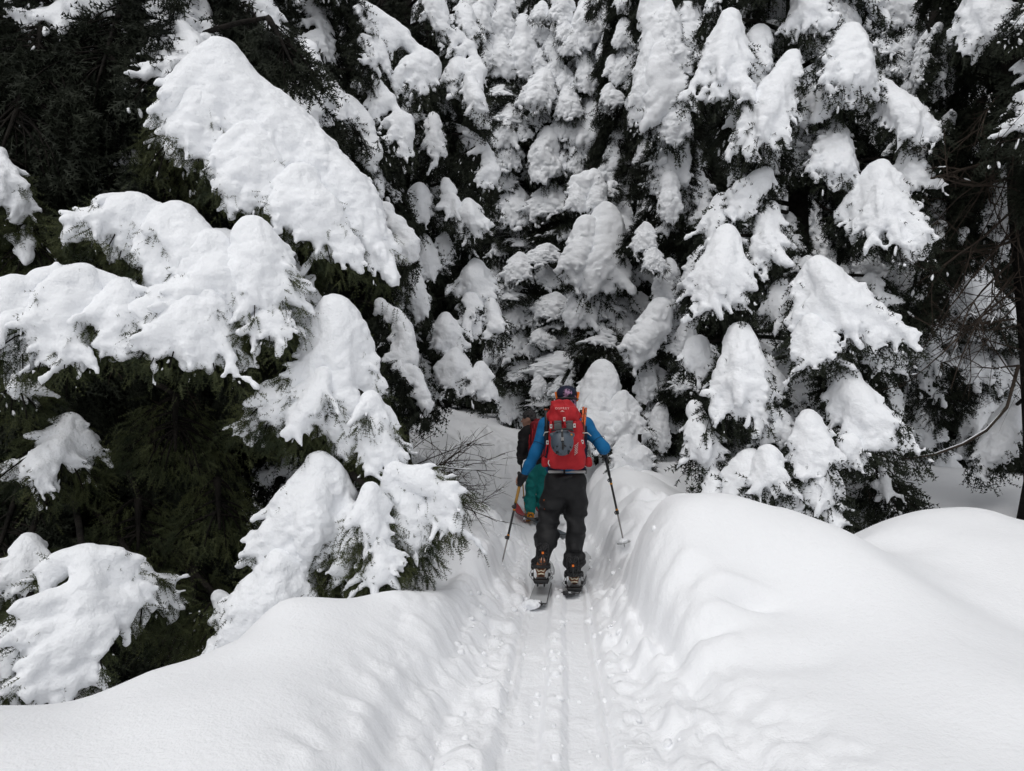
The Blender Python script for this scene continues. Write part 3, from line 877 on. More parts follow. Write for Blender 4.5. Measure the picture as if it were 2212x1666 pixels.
# ---- the bent sapling in front
TB = new_tree('bent_sapling', 'small sapling bowed over under snow beside the left bank, green sprigs hanging from it', 735, 5.0, 1.2, 0.03)
near = dict(near=True, vox=0.015, lumpy=0.75, top=0.3)
Bs = [(722, 655), (728, 720), (738, 800), (752, 880), (765, 960)]
Be = [[(685, 680), (676, 740), (660, 800), (640, 850)], [(700, 860), (720, 900), (740, 960), (790, 1000)], [(760, 690), (790, 760), (815, 830), (840, 900), (858, 935), (810, 960)]]
hero(TB, 'stem_hood', 81, Bs[0], Bs, Be, 4.9, rs=0.125, re=0.036, gap=0.08, fwd=0.12, lead=0.3, cover=(0.8, 1.02), round_=0.35, k=26, dense=1.3, hang=0.9, **{**near, 'top': 0.95})
bell(TB, 82, (670, 775), (530, 915), (620, 930), 4.8, rs=0.06, re=0.026, gap=0.075, cover=(0.6, 1.0), dense=2.2, holes=0.2, k=34, fwd=0.3, **near)
bell(TB, 83, (700, 800), (610, 920), (690, 940), 4.75, rs=0.06, re=0.028, gap=0.075, cover=(0.6, 1.0), dense=2.0, holes=0.2, k=34, fwd=0.3, **near)
bell(TB, 84, (690, 985), (560, 1190), (770, 1180), 4.7, rs=0.11, re=0.036, gap=0.085, cover=(0.9, 1.02), k=28, dense=0.9, fwd=0.35, **near)
bell(TB, 85, (800, 850), (790, 1010), (860, 1020), 4.75, rs=0.068, re=0.03, gap=0.075, k=32, dense=1.8, fwd=0.15, cover=(0.55, 0.95), **near)
Bs2 = [(850, 1000), (890, 1020), (935, 1040), (970, 1060), (990, 1090)]
Be2 = [[(820, 1080), (850, 1130), (880, 1190), (915, 1200)], [(930, 1100), (940, 1140), (975, 1140), (998, 1125)], [(900, 1010), (960, 1035), (998, 1075)]]
hero(TB, 'side_bough', 86, Bs2[0], Bs2, Be2, 4.7, rs=0.07, re=0.026, gap=0.07, fwd=0.1, lead=0.2, cover=(0.55, 0.95), round_=0.1, k=34, dense=1.6, hang=1.0, **near)
bell(TB, 87, (800, 1045), (775, 1190), (845, 1200), 4.55, rs=0.068, re=0.032, gap=0.075, k=32, dense=1.8, fwd=0.15, cover=(0.55, 0.95), **near)
bell(TB, 88, (760, 1090), (700, 1260), (800, 1270), 4.65, rs=0.048, re=0.026, gap=0.07, cover=(0.4, 0.9), holes=0.35, k=34, dense=2.4, fwd=0.15, **near)
bell(TB, 89, (820, 1160), (790, 1265), (860, 1260), 4.5, rs=0.040, re=0.026, gap=0.07, cover=(0.4, 0.9), holes=0.3, k=34, dense=2.4, fwd=0.15, **near)
bell(TB, 90, (600, 1190), (490, 1370), (680, 1300), 4.5, rs=0.10, re=0.036, gap=0.08, cover=(0.85, 1.02), k=28, dense=1.0, fwd=0.35, **near)
bell(TB, 91, (880, 1020), (850, 1190), (925, 1230), 4.72, rs=0.048, re=0.028, gap=0.07, cover=(0.6, 1.0), k=34, dense=2.0, fwd=0.12, **near)

# ---- tall trees left of the trail
TC1 = new_tree('fir_tree', 'tall fir behind the bent sapling with dark curtains sweeping down toward the trail', 640, 8.3, 14, 0.20)
TC2 = new_tree('fir_tree', 'tall fir left of the trail head, snow-ridged boughs slanting down to the right', 860, 10.6, 16, 0.17)
c5 = lambda x, y: (737.3 + x * 0.3333, y * 0.3333)
b1 = lambda x, y: (813.2 + x * 0.3431, 487.9 + y * 0.3431)
def ridge(tree, seed, conv, top, drop, depth, **kw):
    """bough seen from the side: snow along its back, a dark curtain hanging below"""
    t = [np.array(conv(*p)) for p in top]
    e = [np.array(p) + (-12, q) for p, q in zip(t, drop)]
    a = dict(rs=0.11, re=0.036, gap=0.085, vox=0.022, fwd=0.25, lead=0.12, cover=(0.25, 0.95), holes=0.25, round_=0.1, dense=1.9, hang=1.1, k=32, specks=1.6)
    a.update(kw)
    return hero(tree, 'ridge', seed, t[0], t, [e], depth, **a)
ridge(TC1, 101, c5, [(80, 10), (200, 60), (330, 140), (440, 250), (540, 330), (600, 420), (640, 560)], [60, 90, 120, 140, 120, 90, 40], 8.3, rs=0.13, cover=(0.4, 1.0))
ridge(TC1, 102, c5, [(130, 420), (260, 560), (330, 670), (420, 780), (455, 880)], [60, 110, 150, 130, 70], 8.0)
ridge(TC1, 103, c5, [(0, 620), (70, 680), (150, 760), (200, 900), (230, 1050)], [60, 110, 150, 130, 70], 7.8, cover=(0.1, 0.6))
ridge(TC1, 104, c5, [(190, 1250), (290, 1310), (380, 1440), (450, 1560), (480, 1650)], [50, 90, 120, 110, 70], 7.7, rs=0.11)
ridge(TC1, 105, b1, [(30, 460), (110, 520), (180, 640), (215, 800), (230, 900)], [40, 60, 80, 70, 40], 7.5, rs=0.10)
ridge(TC1, 106, b1, [(120, 780), (230, 900), (300, 1040), (340, 1160)], [25, 40, 40, 20], 7.4, rs=0.07)
ridge(TC2, 107, c5, [(700, 180), (780, 230), (840, 310), (900, 440), (930, 560)], [50, 120, 140, 120, 60], 9.6, rs=0.10)
ridge(TC2, 108, c5, [(800, 820), (870, 850), (930, 940), (980, 1060), (1005, 1190)], [70, 140, 130, 110, 50], 9.5, rs=0.12)
ridge(TC2, 109, c5, [(620, 800), (720, 790), (800, 840), (850, 960)], [60, 130, 150, 90], 9.9, cover=(0.05, 0.5))
bell(TC2, 110, c5(590, -120), c5(540, 120), c5(700, 400), 9.8, cover=(0.8, 1.0))
bell(TC2, 111, c5(740, 380), c5(665, 600), c5(850, 640), 9.6)
bell(TC2, 112, c5(830, 480), c5(850, 760), c5(960, 900), 9.4)
bell(TC2, 113, c5(600, 740), c5(540, 1100), c5(650, 1150), 9.5, holes=0.2)
bell(TC2, 114, c5(500, 1190), c5(430, 1410), c5(590, 1400), 9.2)
bell(TC2, 115, c5(680, 1150), c5(680, 1420), c5(790, 1480), 9.2, holes=0.2)
bell(TC2, 116, c5(820, 1290), c5(770, 1500), c5(950, 1500), 9.1)
bell(TC2, 117, c5(800, 40), c5(780, 280), c5(880, 380), 9.9)
bell(TC2, 118, b1(300, 60), b1(250, 250), b1(400, 330), 9.2)
bell(TC2, 119, b1(430, 40), b1(380, 230), b1(460, 260), 9.4)
bell(TC2, 120, b1(620, 215), b1(470, 430), b1(740, 380), 9.3, rs=0.14)
bell(TC2, 121, b1(600, 420), b1(520, 640), b1(680, 660), 9.2, holes=0.2)
bell(TC2, 122, b1(720, 440), b1(690, 680), b1(800, 720), 9.2, holes=0.15)
bell(TC2, 123, b1(440, 560), b1(350, 740), b1(560, 760), 8.9)
bell(TC2, 124, b1(500, 770), b1(390, 950), b1(600, 980), 8.8)
bell(TC2, 125, b1(660, 860), b1(560, 1030), b1(740, 1060), 8.8, holes=0.2)
bell(TC2, 126, b1(240, 290), b1(190, 480), b1(320, 560), 8.4, rs=0.11, cover=(0.9, 1.0))
fill(TC1, 1.6, 7.5, 1.5, 1.0, 81, step=0.42, per=4, kinds=('dark', 'dark', 'ragged'), spread=2.4)
fill(TC2, 2.8, 8.5, 1.4, 1.0, 82, step=0.42, per=4, kinds=('dark', 'ragged', 'ragged'), spread=2.2)

# ---- snow ghosts at the end of the trail
TD1 = new_tree('snow_laden_fir', 'tall snow-hooded fir straight above the skiers, with dark gaps between its hoods', 1100, 17.6, 19, 0.20)
TD2 = new_tree('snow_laden_fir', 'tall snow-hooded fir rising just right of the skiers, its hoods broad and rounded', 1242, 17.2, 19, 0.20)
TD3 = new_tree('snow_laden_fir', 'young fir with a hooked, bent-over top caked in snow above the blue skier', 1290, 14.2, 6.2, 0.10)
TE1 = new_tree('snow_laden_fir', 'slender fir of stacked snow knobs between the hooked fir and the long drapes', 1380, 15.2, 17, 0.16)
TE2 = new_tree('snow_laden_fir', 'fir with the longest smooth snow drapes, left of the big hooded fir', 1490, 12.5, 16, 0.18)
def H5(tree, kind, tx, ty, bx, by, w, depth, **kw):
    bx, by = tx + (bx - tx) * 1.12, ty + (by - ty) * 1.12
    hood(tree, kind, c5(tx, ty), c5(bx, by), w * 0.3333 * 1.32, depth + _prng.uniform(-0.35, 0.35), **kw)
def H1(tree, kind, tx, ty, bx, by, w, depth, **kw):
    bx, by = tx + (bx - tx) * 1.06, ty + (by - ty) * 1.06
    hood(tree, kind, b1(tx, ty), b1(bx, by), w * 0.3431 * 1.32, depth + _prng.uniform(-0.35, 0.35), **kw)
for a in [('drape0', 970, -80, 930, 350, 120), ('drape1', 1070, -120, 1030, 340, 150), ('hood1', 1060, 230, 1010, 570, 190), ('hood2', 1180, 165, 1170, 560, 190),
          ('bell0', 1290, 335, 1290, 560, 130), ('hood0', 880, 60, 890, 260, 80), ('hood3', 950, 290, 940, 480, 90), ('bell2', 1210, 440, 1190, 590, 110),
          ('hood1', 1090, 720, 1060, 1010, 130), ('bell1', 1160, 770, 1170, 930, 130), ('bell3', 1080, 910, 1080, 1130, 180), ('knob0', 1060, 1135, 1060, 1230, 110),
          ('hood2', 1130, 1235, 1120, 1500, 200), ('hood0', 1000, 1350, 1000, 1510, 110), ('bell0', 1000, 820, 990, 960, 130), ('ragged1', 1050, 560, 1040, 700, 220),
          ('ragged2', 1110, 700, 1090, 860, 250), ('bell2', 960, 650, 960, 780, 130), ('hood3', 1010, 1010, 1010, 1150, 110), ('ragged0', 1150, 1500, 1130, 1660, 260)]:
    H5(TD1, *a, 16.6)
for a in [('bell1', 1440, -40, 1440, 180, 150), ('hood2', 1590, 10, 1580, 340, 180), ('bell0', 1450, 150, 1450, 310, 130), ('hood0', 1490, 210, 1480, 400, 110),
          ('bell3', 1370, 245, 1370, 400, 120), ('hood1', 1650, 295, 1650, 580, 110), ('hood3', 1585, 375, 1585, 640, 130), ('bell2', 1450, 455, 1450, 640, 150),
          ('hood2', 1310, 490, 1290, 760, 200), ('bell1', 1470, 595, 1460, 800, 170), ('hood0', 1655, 640, 1650, 1040, 240), ('hood1', 1430, 750, 1430, 930, 140),
          ('bell0', 1330, 870, 1290, 1190, 190), ('bell1', 1440, 950, 1450, 1160, 240), ('bell3', 1520, 970, 1530, 1140, 100), ('bell2', 1350, 1220, 1350, 1430, 280),
          ('hood3', 1290, 340, 1290, 500, 110), ('hood1', 1390, 340, 1390, 520, 100), ('ragged3', 1390, 1410, 1370, 1640, 320), ('ragged0', 1600, 1040, 1580, 1180, 250),
          ('hood0', 1620, 100, 1640, 330, 130), ('ragged2', 1480, 1180, 1470, 1330, 200), ('bell1', 1270, 700, 1300, 830, 140), ('drape2', 1700, 150, 1720, 500, 120),
          ('bell3', 1260, 170, 1270, 300, 170), ('hood2', 1300, 30, 1300, 170, 110)]:
    H5(TD2, *a, 16.3)
for a in [('bell2', 900, 190, 890, 380, 180), ('bell0', 1080, 130, 1070, 260, 210), ('bell3', 1070, 270, 1050, 400, 160), ('bell1', 1130, 440, 1090, 610, 220),
          ('hood2', 880, 490, 850, 680, 160), ('hood0', 940, 440, 950, 590, 110), ('bell0', 890, 640, 860, 850, 180), ('hood3', 970, 690, 960, 840, 110),
          ('bell1', 1030, 660, 1030, 760, 130), ('knob1', 1060, 690, 1050, 770, 120), ('bell2', 1180, 640, 1200, 800, 190), ('bell3', 1150, 810, 1150, 970, 340),
          ('bell0', 1050, 800, 1030, 940, 170), ('hood1', 1020, 490, 1020, 650, 130), ('ragged1', 930, 860, 930, 1030, 260), ('ragged2', 1080, 1000, 1080, 1170, 260),
          ('bell1', 1010, 960, 1020, 1100, 110), ('bell2', 1160, 970, 1150, 1120, 170), ('hood3', 780, 330, 790, 520, 130), ('ragged3', 1180, 560, 1180, 700, 220),
          ('bell3', 1260, 860, 1270, 970, 160), ('ragged0', 870, 380, 870, 520, 220)]:
    H1(TD1, *a, 15.9)
# the hooked fir
for a in [('knob0', 1620, 1145, 1560, 1290, 160), ('hood0', 1650, 1160, 1690, 1420, 110), ('hood2', 1540, 1200, 1510, 1400, 110)]:
    H5(TD3, *a, 13.6)
for a in [('drape0', 1330, 0, 1270, 420, 170), ('drape1', 1440, -60, 1440, 520, 260), ('drape2', 1530, 0, 1620, 460, 200), ('hood1', 1365, 90, 1350, 330, 120), ('hood3', 1450, 160, 1440, 500, 200),
          ('drape1', 1320, 330, 1280, 700, 160), ('bell0', 1380, 370, 1390, 620, 240), ('hood2', 1230, 460, 1230, 590, 90), ('hood0', 1550, 500, 1500, 840, 160), ('hood1', 1610, 520, 1620, 740, 110),
          ('bell1', 1660, 430, 1660, 560, 130), ('hood3', 1250, 640, 1270, 820, 90), ('ragged1', 1400, 620, 1390, 830, 280), ('ragged2', 1560, 760, 1540, 920, 220)]:
    H1(TD3, *a, 13.4)
# stacked knobs and drapes
for a in [('hood0', 1830, 150, 1830, 350, 110), ('hood1', 1930, 10, 1920, 210, 110), ('bell0', 1850, 320, 1840, 600, 150), ('hood2', 1840, 635, 1830, 850, 90), ('bell1', 1800, 830, 1800, 960, 110),
          ('hood3', 1790, 950, 1770, 1210, 170), ('hood0', 1870, 1055, 1870, 1350, 110), ('hood1', 1830, 1340, 1820, 1550, 120), ('hood2', 1970, 1330, 1970, 1640, 170), ('hood3', 1970, 925, 1965, 1120, 110),
          ('ragged0', 1760, 1180, 1750, 1330, 140), ('ragged1', 1920, 1100, 1950, 1260, 160), ('bell2', 1740, 560, 1730, 700, 120), ('knob1', 1760, 610, 1760, 700, 110), ('hood0', 1760, 380, 1750, 530, 90),
          ('ragged3', 1950, 450, 1940, 640, 160), ('bell3', 1830, -60, 1830, 110, 130), ('ragged2', 1990, 220, 1960, 380, 150)]:
    H5(TE1, *a, 14.4)
for a in [('drape0', 2040, -60, 1960, 960, 230), ('drape1', 2120, 40, 2080, 560, 180), ('drape2', 2140, 320, 2110, 800, 190), ('drape0', 2200, 640, 2130, 960, 170), ('drape1', 2200, 830, 2080, 1320, 210),
          ('drape2', 2030, 200, 1930, 850, 150), ('hood1', 2130, 1160, 2120, 1460, 130), ('ragged1', 2080, 960, 2040, 1180, 230), ('drape2', 2240, 100, 2230, 560, 190), ('hood3', 2230, 1130, 2210, 1420, 140),
          ('ragged3', 2160, 1380, 2140, 1600, 220)]:
    H5(TE2, *a, 11.6)
for a in [('drape1', 1690, 0, 1690, 190, 150), ('bell0', 1750, 155, 1740, 310, 140), ('drape2', 1840, 250, 1800, 560, 160), ('drape0', 1800, 520, 1640, 920, 170), ('drape1', 1930, 540, 1850, 740, 190),
          ('hood2', 1980, 560, 1910, 820, 110), ('bell1', 2030, 720, 2030, 860, 180), ('hood0', 1890, 840, 1880, 1030, 100), ('drape0', 1720, 850, 1690, 1130, 120), ('ragged0', 1770, 900, 1760, 1100, 200),
          ('hood3', 1810, 1010, 1790, 1200, 110), ('bell2', 1900, 1120, 1890, 1300, 130), ('hood1', 1790, 1150, 1750, 1450, 120), ('ragged1', 1860, 690, 1830, 860, 200), ('ragged2', 1960, 860, 1950, 1080, 220),
          ('ragged3', 2050, 880, 2060, 1100, 240), ('bell3', 2000, 960, 1980, 1080, 120), ('ragged1', 1700, 1180, 1700, 1400, 180), ('drape2', 2100, 150, 2010, 500, 260), ('drape0', 2180, 60, 2160, 420, 240)]:
    H1(TE2, *a, 11.3)
for tr, s_, d0 in ((TD1, 1, 3.3), (TD2, 2, 3.1), (TE1, 3, 2.6), (TE2, 4, 2.0)):
    fill(tr, d0, 12.2, 0.9, 0.7, 90 + s_, step=0.45, per=4, kinds=('ragged', 'dark', 'ragged', 'bell', 'dark'), spread=1.7)
fill(TD3, 2.4, 5.0, 0.8, 0.3, 97, step=0.3, per=4, kinds=('dark', 'ragged'), spread=1.8, size=(0.5, 0.8))

# buried saplings right and left of the blue skier
def ghost(label, pts, depth):
    u = sum(p[1] for p in pts) / len(pts)
    t = new_tree('buried_sapling', label, b1(u, 0)[0], depth + 0.35, 0.5, 0.03)
    for a in pts:
        H1(t, *a, depth)
    return t
ghost('broad snow-buried sapling just right of the blue skier\'s head', [('drape0', 1420, 910, 1390, 1380, 240), ('hood1', 1320, 980, 1330, 1180, 130), ('hood3', 1400, 1090, 1370, 1420, 260)], 10.6)
ghost('lumpy snow-buried sapling behind the blue skier\'s right shoulder', [('hood2', 1560, 1080, 1560, 1420, 250), ('bell0', 1480, 1200, 1490, 1400, 130)], 10.2)
ghost('squat snow-buried sapling near the blue skier\'s right elbow', [('hood0', 1590, 1345, 1580, 1600, 220), ('knob0', 1660, 1420, 1650, 1560, 130)], 9.6)
ghost('snow-buried sapling left of the beanie wearer, with folded snow cones', [('drape1', 890, 900, 860, 1250, 190), ('hood1', 830, 1010, 820, 1240, 120), ('hood2', 920, 1090, 900, 1270, 220)], 16.2)
ghost('low snow-capped sapling directly behind the blue skier\'s head', [('bell1', 1170, 975, 1140, 1110, 150), ('bell2', 1020, 960, 1030, 1090, 100)], 14.6)

# ---- the big hooded fir on the right
TF = new_tree('hooded_fir', 'big fir on the right with heavy snow hoods and its trunk showing', 1748, 8.6, 12, 0.15)
for i, (p, l, r, d, kw) in enumerate([
    ((1740, -30), (1688, 95), (1790, 85), 8.0, {}), ((1712, 112), (1572, 360), (1685, 335), 7.7, dict(rs=0.135)), ((1578, 24), (1487, 240), (1606, 268), 8.0, dict(rs=0.135)),
    ((1838, 82), (1722, 262), (1878, 240), 7.9, {}), ((1885, 172), (1930, 330), (2022, 345), 7.9, dict(rs=0.135)), ((1955, 325), (1936, 400), (2006, 412), 7.7, {}),
    ((1905, 350), (1802, 478), (1992, 592), 7.5, dict(rs=0.135)), ((1655, 362), (1538, 462), (1645, 440), 7.8, {}), ((1570, 492), (1478, 660), (1612, 665), 7.6, dict(rs=0.135)),
    ((1662, 440), (1616, 600), (1692, 560), 7.8, {}), ((1768, 558), (1708, 715), (1942, 760), 7.2, dict(rs=0.135)), ((1752, 680), (1712, 775), (1804, 775), 7.0, {}),
    ((1908, 690), (1880, 770), (1946, 775), 7.1, {}), ((1600, 702), (1522, 900), (1658, 890), 7.4, dict(holes=0.15)), ((1836, 806), (1802, 905), (1962, 982), 7.0, dict(rs=0.135)),
    ((1746, 890), (1716, 1000), (1788, 1000), 6.9, {}), ((1678, 880), (1642, 940), (1702, 940), 7.2, {}), ((1660, 965), (1622, 1050), (1690, 1050), 6.9, {}),
    ((1622, 970), (1556, 1068), (1640, 1068), 7.1, {}), ((1772, 988), (1720, 1060), (1806, 1078), 6.8, {}), ((1832, 945), (1808, 980), (1858, 985), 6.8, dict(rs=0.1)),
    ((1508, 728), (1480, 785), (1540, 790), 7.9, dict(rs=0.12)), ((1690, 600), (1655, 690), (1712, 700), 7.7, {}), ((1660, 770), (1640, 850), (1690, 860), 7.5, dict(holes=0.4)),
    ((1815, 770), (1770, 850), (1860, 860), 7.4, dict(holes=0.6, cover=(0.3, 0.8), dense=1.3, rs=0.05)), ((1500, 870), (1490, 1000), (1560, 1000), 7.5, dict(holes=0.4)),
    ((1905, 1000), (1860, 1090), (1975, 1100), 7.2, dict(holes=0.7, cover=(0.1, 0.6), dense=1.3, rs=0.05)), ((1690, 1060), (1660, 1120), (1740, 1130), 6.9, {}),
    ((1780, 1060), (1740, 1130), (1830, 1130), 6.8, dict(holes=0.5, rs=0.05, dense=2.0)), ((1880, 590), (1850, 680), (1960, 690), 7.7, dict(holes=0.6, cover=(0.3, 0.8), dense=1.3, rs=0.05)),
    ((1640, 250), (1610, 370), (1700, 420), 8.2, dict(holes=0.5, cover=(0.3, 0.8), dense=1.3, rs=0.05)), ((1540, 1010), (1500, 1090), (1580, 1100), 7.3, dict(holes=0.4)),
    ((1800, 300), (1740, 400), (1850, 420), 8.4, dict(holes=0.7, cover=(0.2, 0.7), dense=1.3, rs=0.04)), ((1560, 420), (1500, 520), (1590, 520), 8.0, dict(holes=0.3)),
]):
    bell(TF, 700 + i, p, l, r, d, **kw)
fill(TF, 0.5, 5.8, 1.45, 1.2, 120, step=0.36, per=4, kinds=('ragged', 'ragged', 'bell'), spread=2.6, size=(0.6, 1.0))
fill(TF, 5.8, 9.5, 1.3, 0.8, 121, step=0.42, per=5, kinds=('bell', 'ragged', 'hood'), spread=3.0)

# ---- right edge
TG = new_tree('bare_trunk_fir', 'thick dark trunk cut by the right frame edge, with bare twiggy lower branches', 2244, 7.6, 11, 0.17)
TH = new_tree('fir_tree', 'shaded snowy fir in the gap between the big hooded fir and the right-edge trunk', 2060, 11.5, 14, 0.14)
for i, (tr, p, l, r, d, kw) in enumerate([
    (TG, (2110, -40), (2062, 130), (2188, 110), 7.4, dict(rs=0.11)), (TH, (1970, -40), (1862, 42), (1985, 50), 9.5, {}), (TH, (2122, 395), (2012, 555), (2165, 560), 9.2, dict(holes=0.25)),
    (TH, (2045, 408), (2008, 492), (2080, 490), 9.8, {}), (TH, (2105, 735), (2070, 830), (2132, 830), 11.0, {}), (TH, (2150, 770), (2112, 832), (2166, 836), 11.0, {}),
    (TH, (2110, 850), (2066, 985), (2140, 962), 11.0, dict(rs=0.135)), (TG, (2188, 865), (2110, 1000), (2160, 1010), 8.2, dict(rs=0.12)), (TH, (1950, 600), (1930, 820), (2012, 850), 9.6, dict(holes=0.2)),
    (TH, (2050, 130), (2000, 290), (2090, 290), 9.8, dict(holes=0.3)), (TH, (1960, 180), (1930, 260), (2000, 260), 10.2, {}), (TH, (2140, 210), (2090, 330), (2190, 330), 9.8, dict(holes=0.4)),
    (TH, (2090, 560), (2040, 680), (2150, 690), 10.2, dict(holes=0.4)), (TH, (1990, 860), (1970, 950), (2030, 960), 10.8, {}),
]):
    bell(tr, 800 + i, p, l, r, d, **kw)
fill(TH, 0.7, 8.5, 1.4, 1.0, 130, step=0.42, per=4, kinds=('ragged', 'ragged', 'dark', 'bell'), spread=2.2)
fill(TG, 3.6, 8.0, 1.4, 1.0, 131, step=0.42, per=4, kinds=('ragged', 'dark', 'bell'), spread=3.0)

# ---- forest behind
BACK = [(-180, 12), (60, 11.5), (240, 13.5), (420, 12), (560, 15), (720, 13.5), (960, 21), (1020, 20), (1170, 22), (1320, 21), (1430, 22), (1560, 18), (1650, 14), (1860, 14.5), (1960, 17), (2120, 15), (2260, 12), (2450, 13)]
PLACES = ['behind the left-edge hemlocks', 'seen through black gaps at far left', 'seen through gaps between the left trunks', 'seen through gaps above the lowest left slab',
          'far behind the big left slab', 'behind the dark curtains left of the trail', 'far behind the trail bend', 'filling the distance left of the centre firs', 'filling the distance between the centre firs', 'filling the distance behind the hooked fir',
          'far behind the slender knobbed fir', 'far behind the long snow drapes', 'right behind the big hooded fir', 'behind the right side of the big hooded fir', 'deep in the gap right of the big hooded fir', 'deep behind the right-edge trunk', 'beyond the right edge behind the thick trunk', 'just outside the right edge of the view']
for i, ((u, d), pl_) in enumerate(zip(BACK, PLACES)):
    t = new_tree('background_fir', 'background fir crusted with snow, ' + pl_, u, d, 0.7 * d + 5, 0.17, group='firs of the forest behind')
    zt = 0.65 * d + 2.6
    fill(t, gz(t.location.x, d) + 0.9, zt, 1.5, 0.9, 150 + i, step=0.55, per=4, kinds=('ragged', 'dark', 'ragged', 'bell') if d > 17 else ('bell', 'hood', 'ragged', 'drape', 'bell'), spread=1.6, size=(1.0, 1.5))

# ------------------------------------------------------------------ bare branches
def twig_geo(start, direction, length, r, rng, sub=5, droop=0.1, curl=0.25, levels=2, wood=None, snow=None, snow_p=0.5):
    wood = wood if wood is not None else Geo()
    n = 8
    d = nn(np.asarray(direction, float)); p = np.asarray(start, float)
    bend = rng.normal(0, curl, 3)
    pts = [p]
    for i in range(n):
        d = nn(d + bend / n + rng.normal(0, 0.06, 3) + np.array([0, 0, -droop / n]))
        p = p + d * length / n
        pts.append(p)
    pts = np.array(pts)
    wood.tube(pts, np.linspace(r, r * 0.35, n + 1), 4 if levels > 1 else 3)
    if snow is not None and rng.random() < snow_p:
        a, b = sorted(rng.integers(0, n + 1, 2))
        if b - a >= 2:
            q = pts[a:b + 1].copy(); q[:, 2] += r * 0.9
            rr = (r * 0.9 + 0.003) * rng.uniform(0.5, 1.2, len(q)); rr[0] *= 0.2; rr[-1] *= 0.2
            snow.tube(q, rr, 5)
    if levels > 0:
        for j in range(sub):
            i = rng.integers(2, n)
            dd = nn(pts[i + 1] - pts[i])
            sd_ = nn(dd * 0.8 + rng.normal(0, 0.55, 3))
            twig_geo(pts[i], sd_, length * rng.uniform(0.25, 0.5), r * 0.55, rng, max(2, sub - 1), droop, curl, levels - 1, wood, snow, snow_p * 0.45)
    return wood, snow

def dead_branch(tree, seed, start, direction, length, r, name='dead_branch', snow_p=0.5, **kw):
    rng = np.random.default_rng(seed)
    w, s = twig_geo((0, 0, 0), direction, length, r, rng, snow=Geo(), snow_p=snow_p, **kw)
    o = obj(name, w.mesh(name, [M_TWIG]), tree)
    o.location = Vector(start) - tree.location
    if s.n:
        obj('snow_load', s.mesh('twig_snow', [M_SNOW]), o)
    return o

# bare bush between the bent sapling and the trail
pb = at(880, 1085, 7.4)
BUSH = obj('bare_bush', None, None, 'leafless twiggy bush leaning over the trail right of the bent sapling', 'bush')
BUSH.location = (pb[0], pb[1], pb[2] - 0.1)
rr_ = np.random.default_rng(3)
for i in range(19):
    dead_branch(BUSH, 900 + i, (pb[0] + rr_.normal(0, 0.10), pb[1] + rr_.normal(0, 0.15), pb[2] + rr_.uniform(-0.05, 0.5)), (0.9 + 0.3 * rr_.normal(), 0.3 * rr_.normal() - 0.2, 0.15 + 0.35 * rr_.normal()), rr_.uniform(0.6, 1.1), 0.0075, name='stem', sub=5, droop=0.25, snow_p=0.2)

# long dead branches of the thick right-hand trunk
tg = np.array(TG.location)
for i, (u, v, d, u2, v2, d2, r) in enumerate([(2190, 560, 7.5, 1960, 760, 7.2, 0.016), (2190, 590, 7.5, 1990, 800, 6.9, 0.014), (2195, 620, 7.5, 2010, 770, 7.6, 0.013), (2190, 500, 7.5, 1990, 690, 7.3, 0.014),
                                              (2195, 450, 7.5, 2000, 590, 7.0, 0.015), (2190, 380, 7.5, 2010, 470, 7.2, 0.018), (2195, 330, 7.5, 2010, 415, 7.4, 0.028), (2190, 250, 7.5, 2020, 290, 7.2, 0.014),
                                              (2190, 180, 7.5, 2050, 300, 7.0, 0.012), (2195, 660, 7.5, 2070, 750, 7.1, 0.010), (2190, 690, 7.5, 2080, 700, 7.3, 0.014), (2200, 790, 7.5, 2120, 800, 7.2, 0.012), (2195, 520, 7.5, 2060, 560, 7.7, 0.014)]):
    a, b = at(u, v, d), at(u2, v2, d2)
    dead_branch(TG, 930 + i, a, b - a, np.linalg.norm(b - a), r, sub=5, droop=0.05, curl=0.2, snow_p=0.25)
for i in range(18):
    a = at(2205, rr_.uniform(180, 860), 7.5); b = at(rr_.uniform(1960, 2140), rr_.uniform(300, 900), rr_.uniform(6.9, 7.9))
    dead_branch(TG, 1400 + i, a, b - a, np.linalg.norm(b - a), 0.008, sub=4, droop=0.05, curl=0.3, snow_p=0.0)
# the long bowed branch
w_, s_ = Geo(), Geo()
pth = np.array([at(*p) for p in [(2200, 790, 7.4), (2175, 880, 7.2), (2130, 930, 7.1), (2080, 960, 7.0), (2020, 982, 7.0), (1960, 992, 7.0), (1900, 985, 7.1), (1840, 960, 7.2)]])
w_.tube(pth, np.linspace(0.020, 0.006, len(pth)), 6)
up_ = pth[:6].copy(); up_[:, 2] += 0.014
s_.tube(up_, [0.002, 0.004, 0.007, 0.005, 0.003, 0.002], 5)
o = obj('dead_branch', w_.mesh('bowed_branch', [M_TWIG]), TG, loc=-TG.location)
obj('snow_load', s_.mesh('twig_snow', [M_SNOW]), o)
# bare lower twigs of the big hooded fir
for i, (u, v, d, u2, v2, d2) in enumerate([(1760, 960, 8.0, 1860, 1140, 7.4), (1765, 900, 8.0, 1990, 960, 7.6), (1740, 980, 8.2, 1600, 1090, 7.6), (1770, 1010, 8.0, 1900, 1110, 7.2), (1770, 700, 8.2, 1990, 730, 8.0), (1760, 430, 8.4, 1880, 560, 8.0)]):
    a, b = at(u, v, d), at(u2, v2, d2)
    dead_branch(TF, 960 + i, a, b - a, np.linalg.norm(b - a), 0.014, sub=5, droop=0.15, snow_p=0.3)
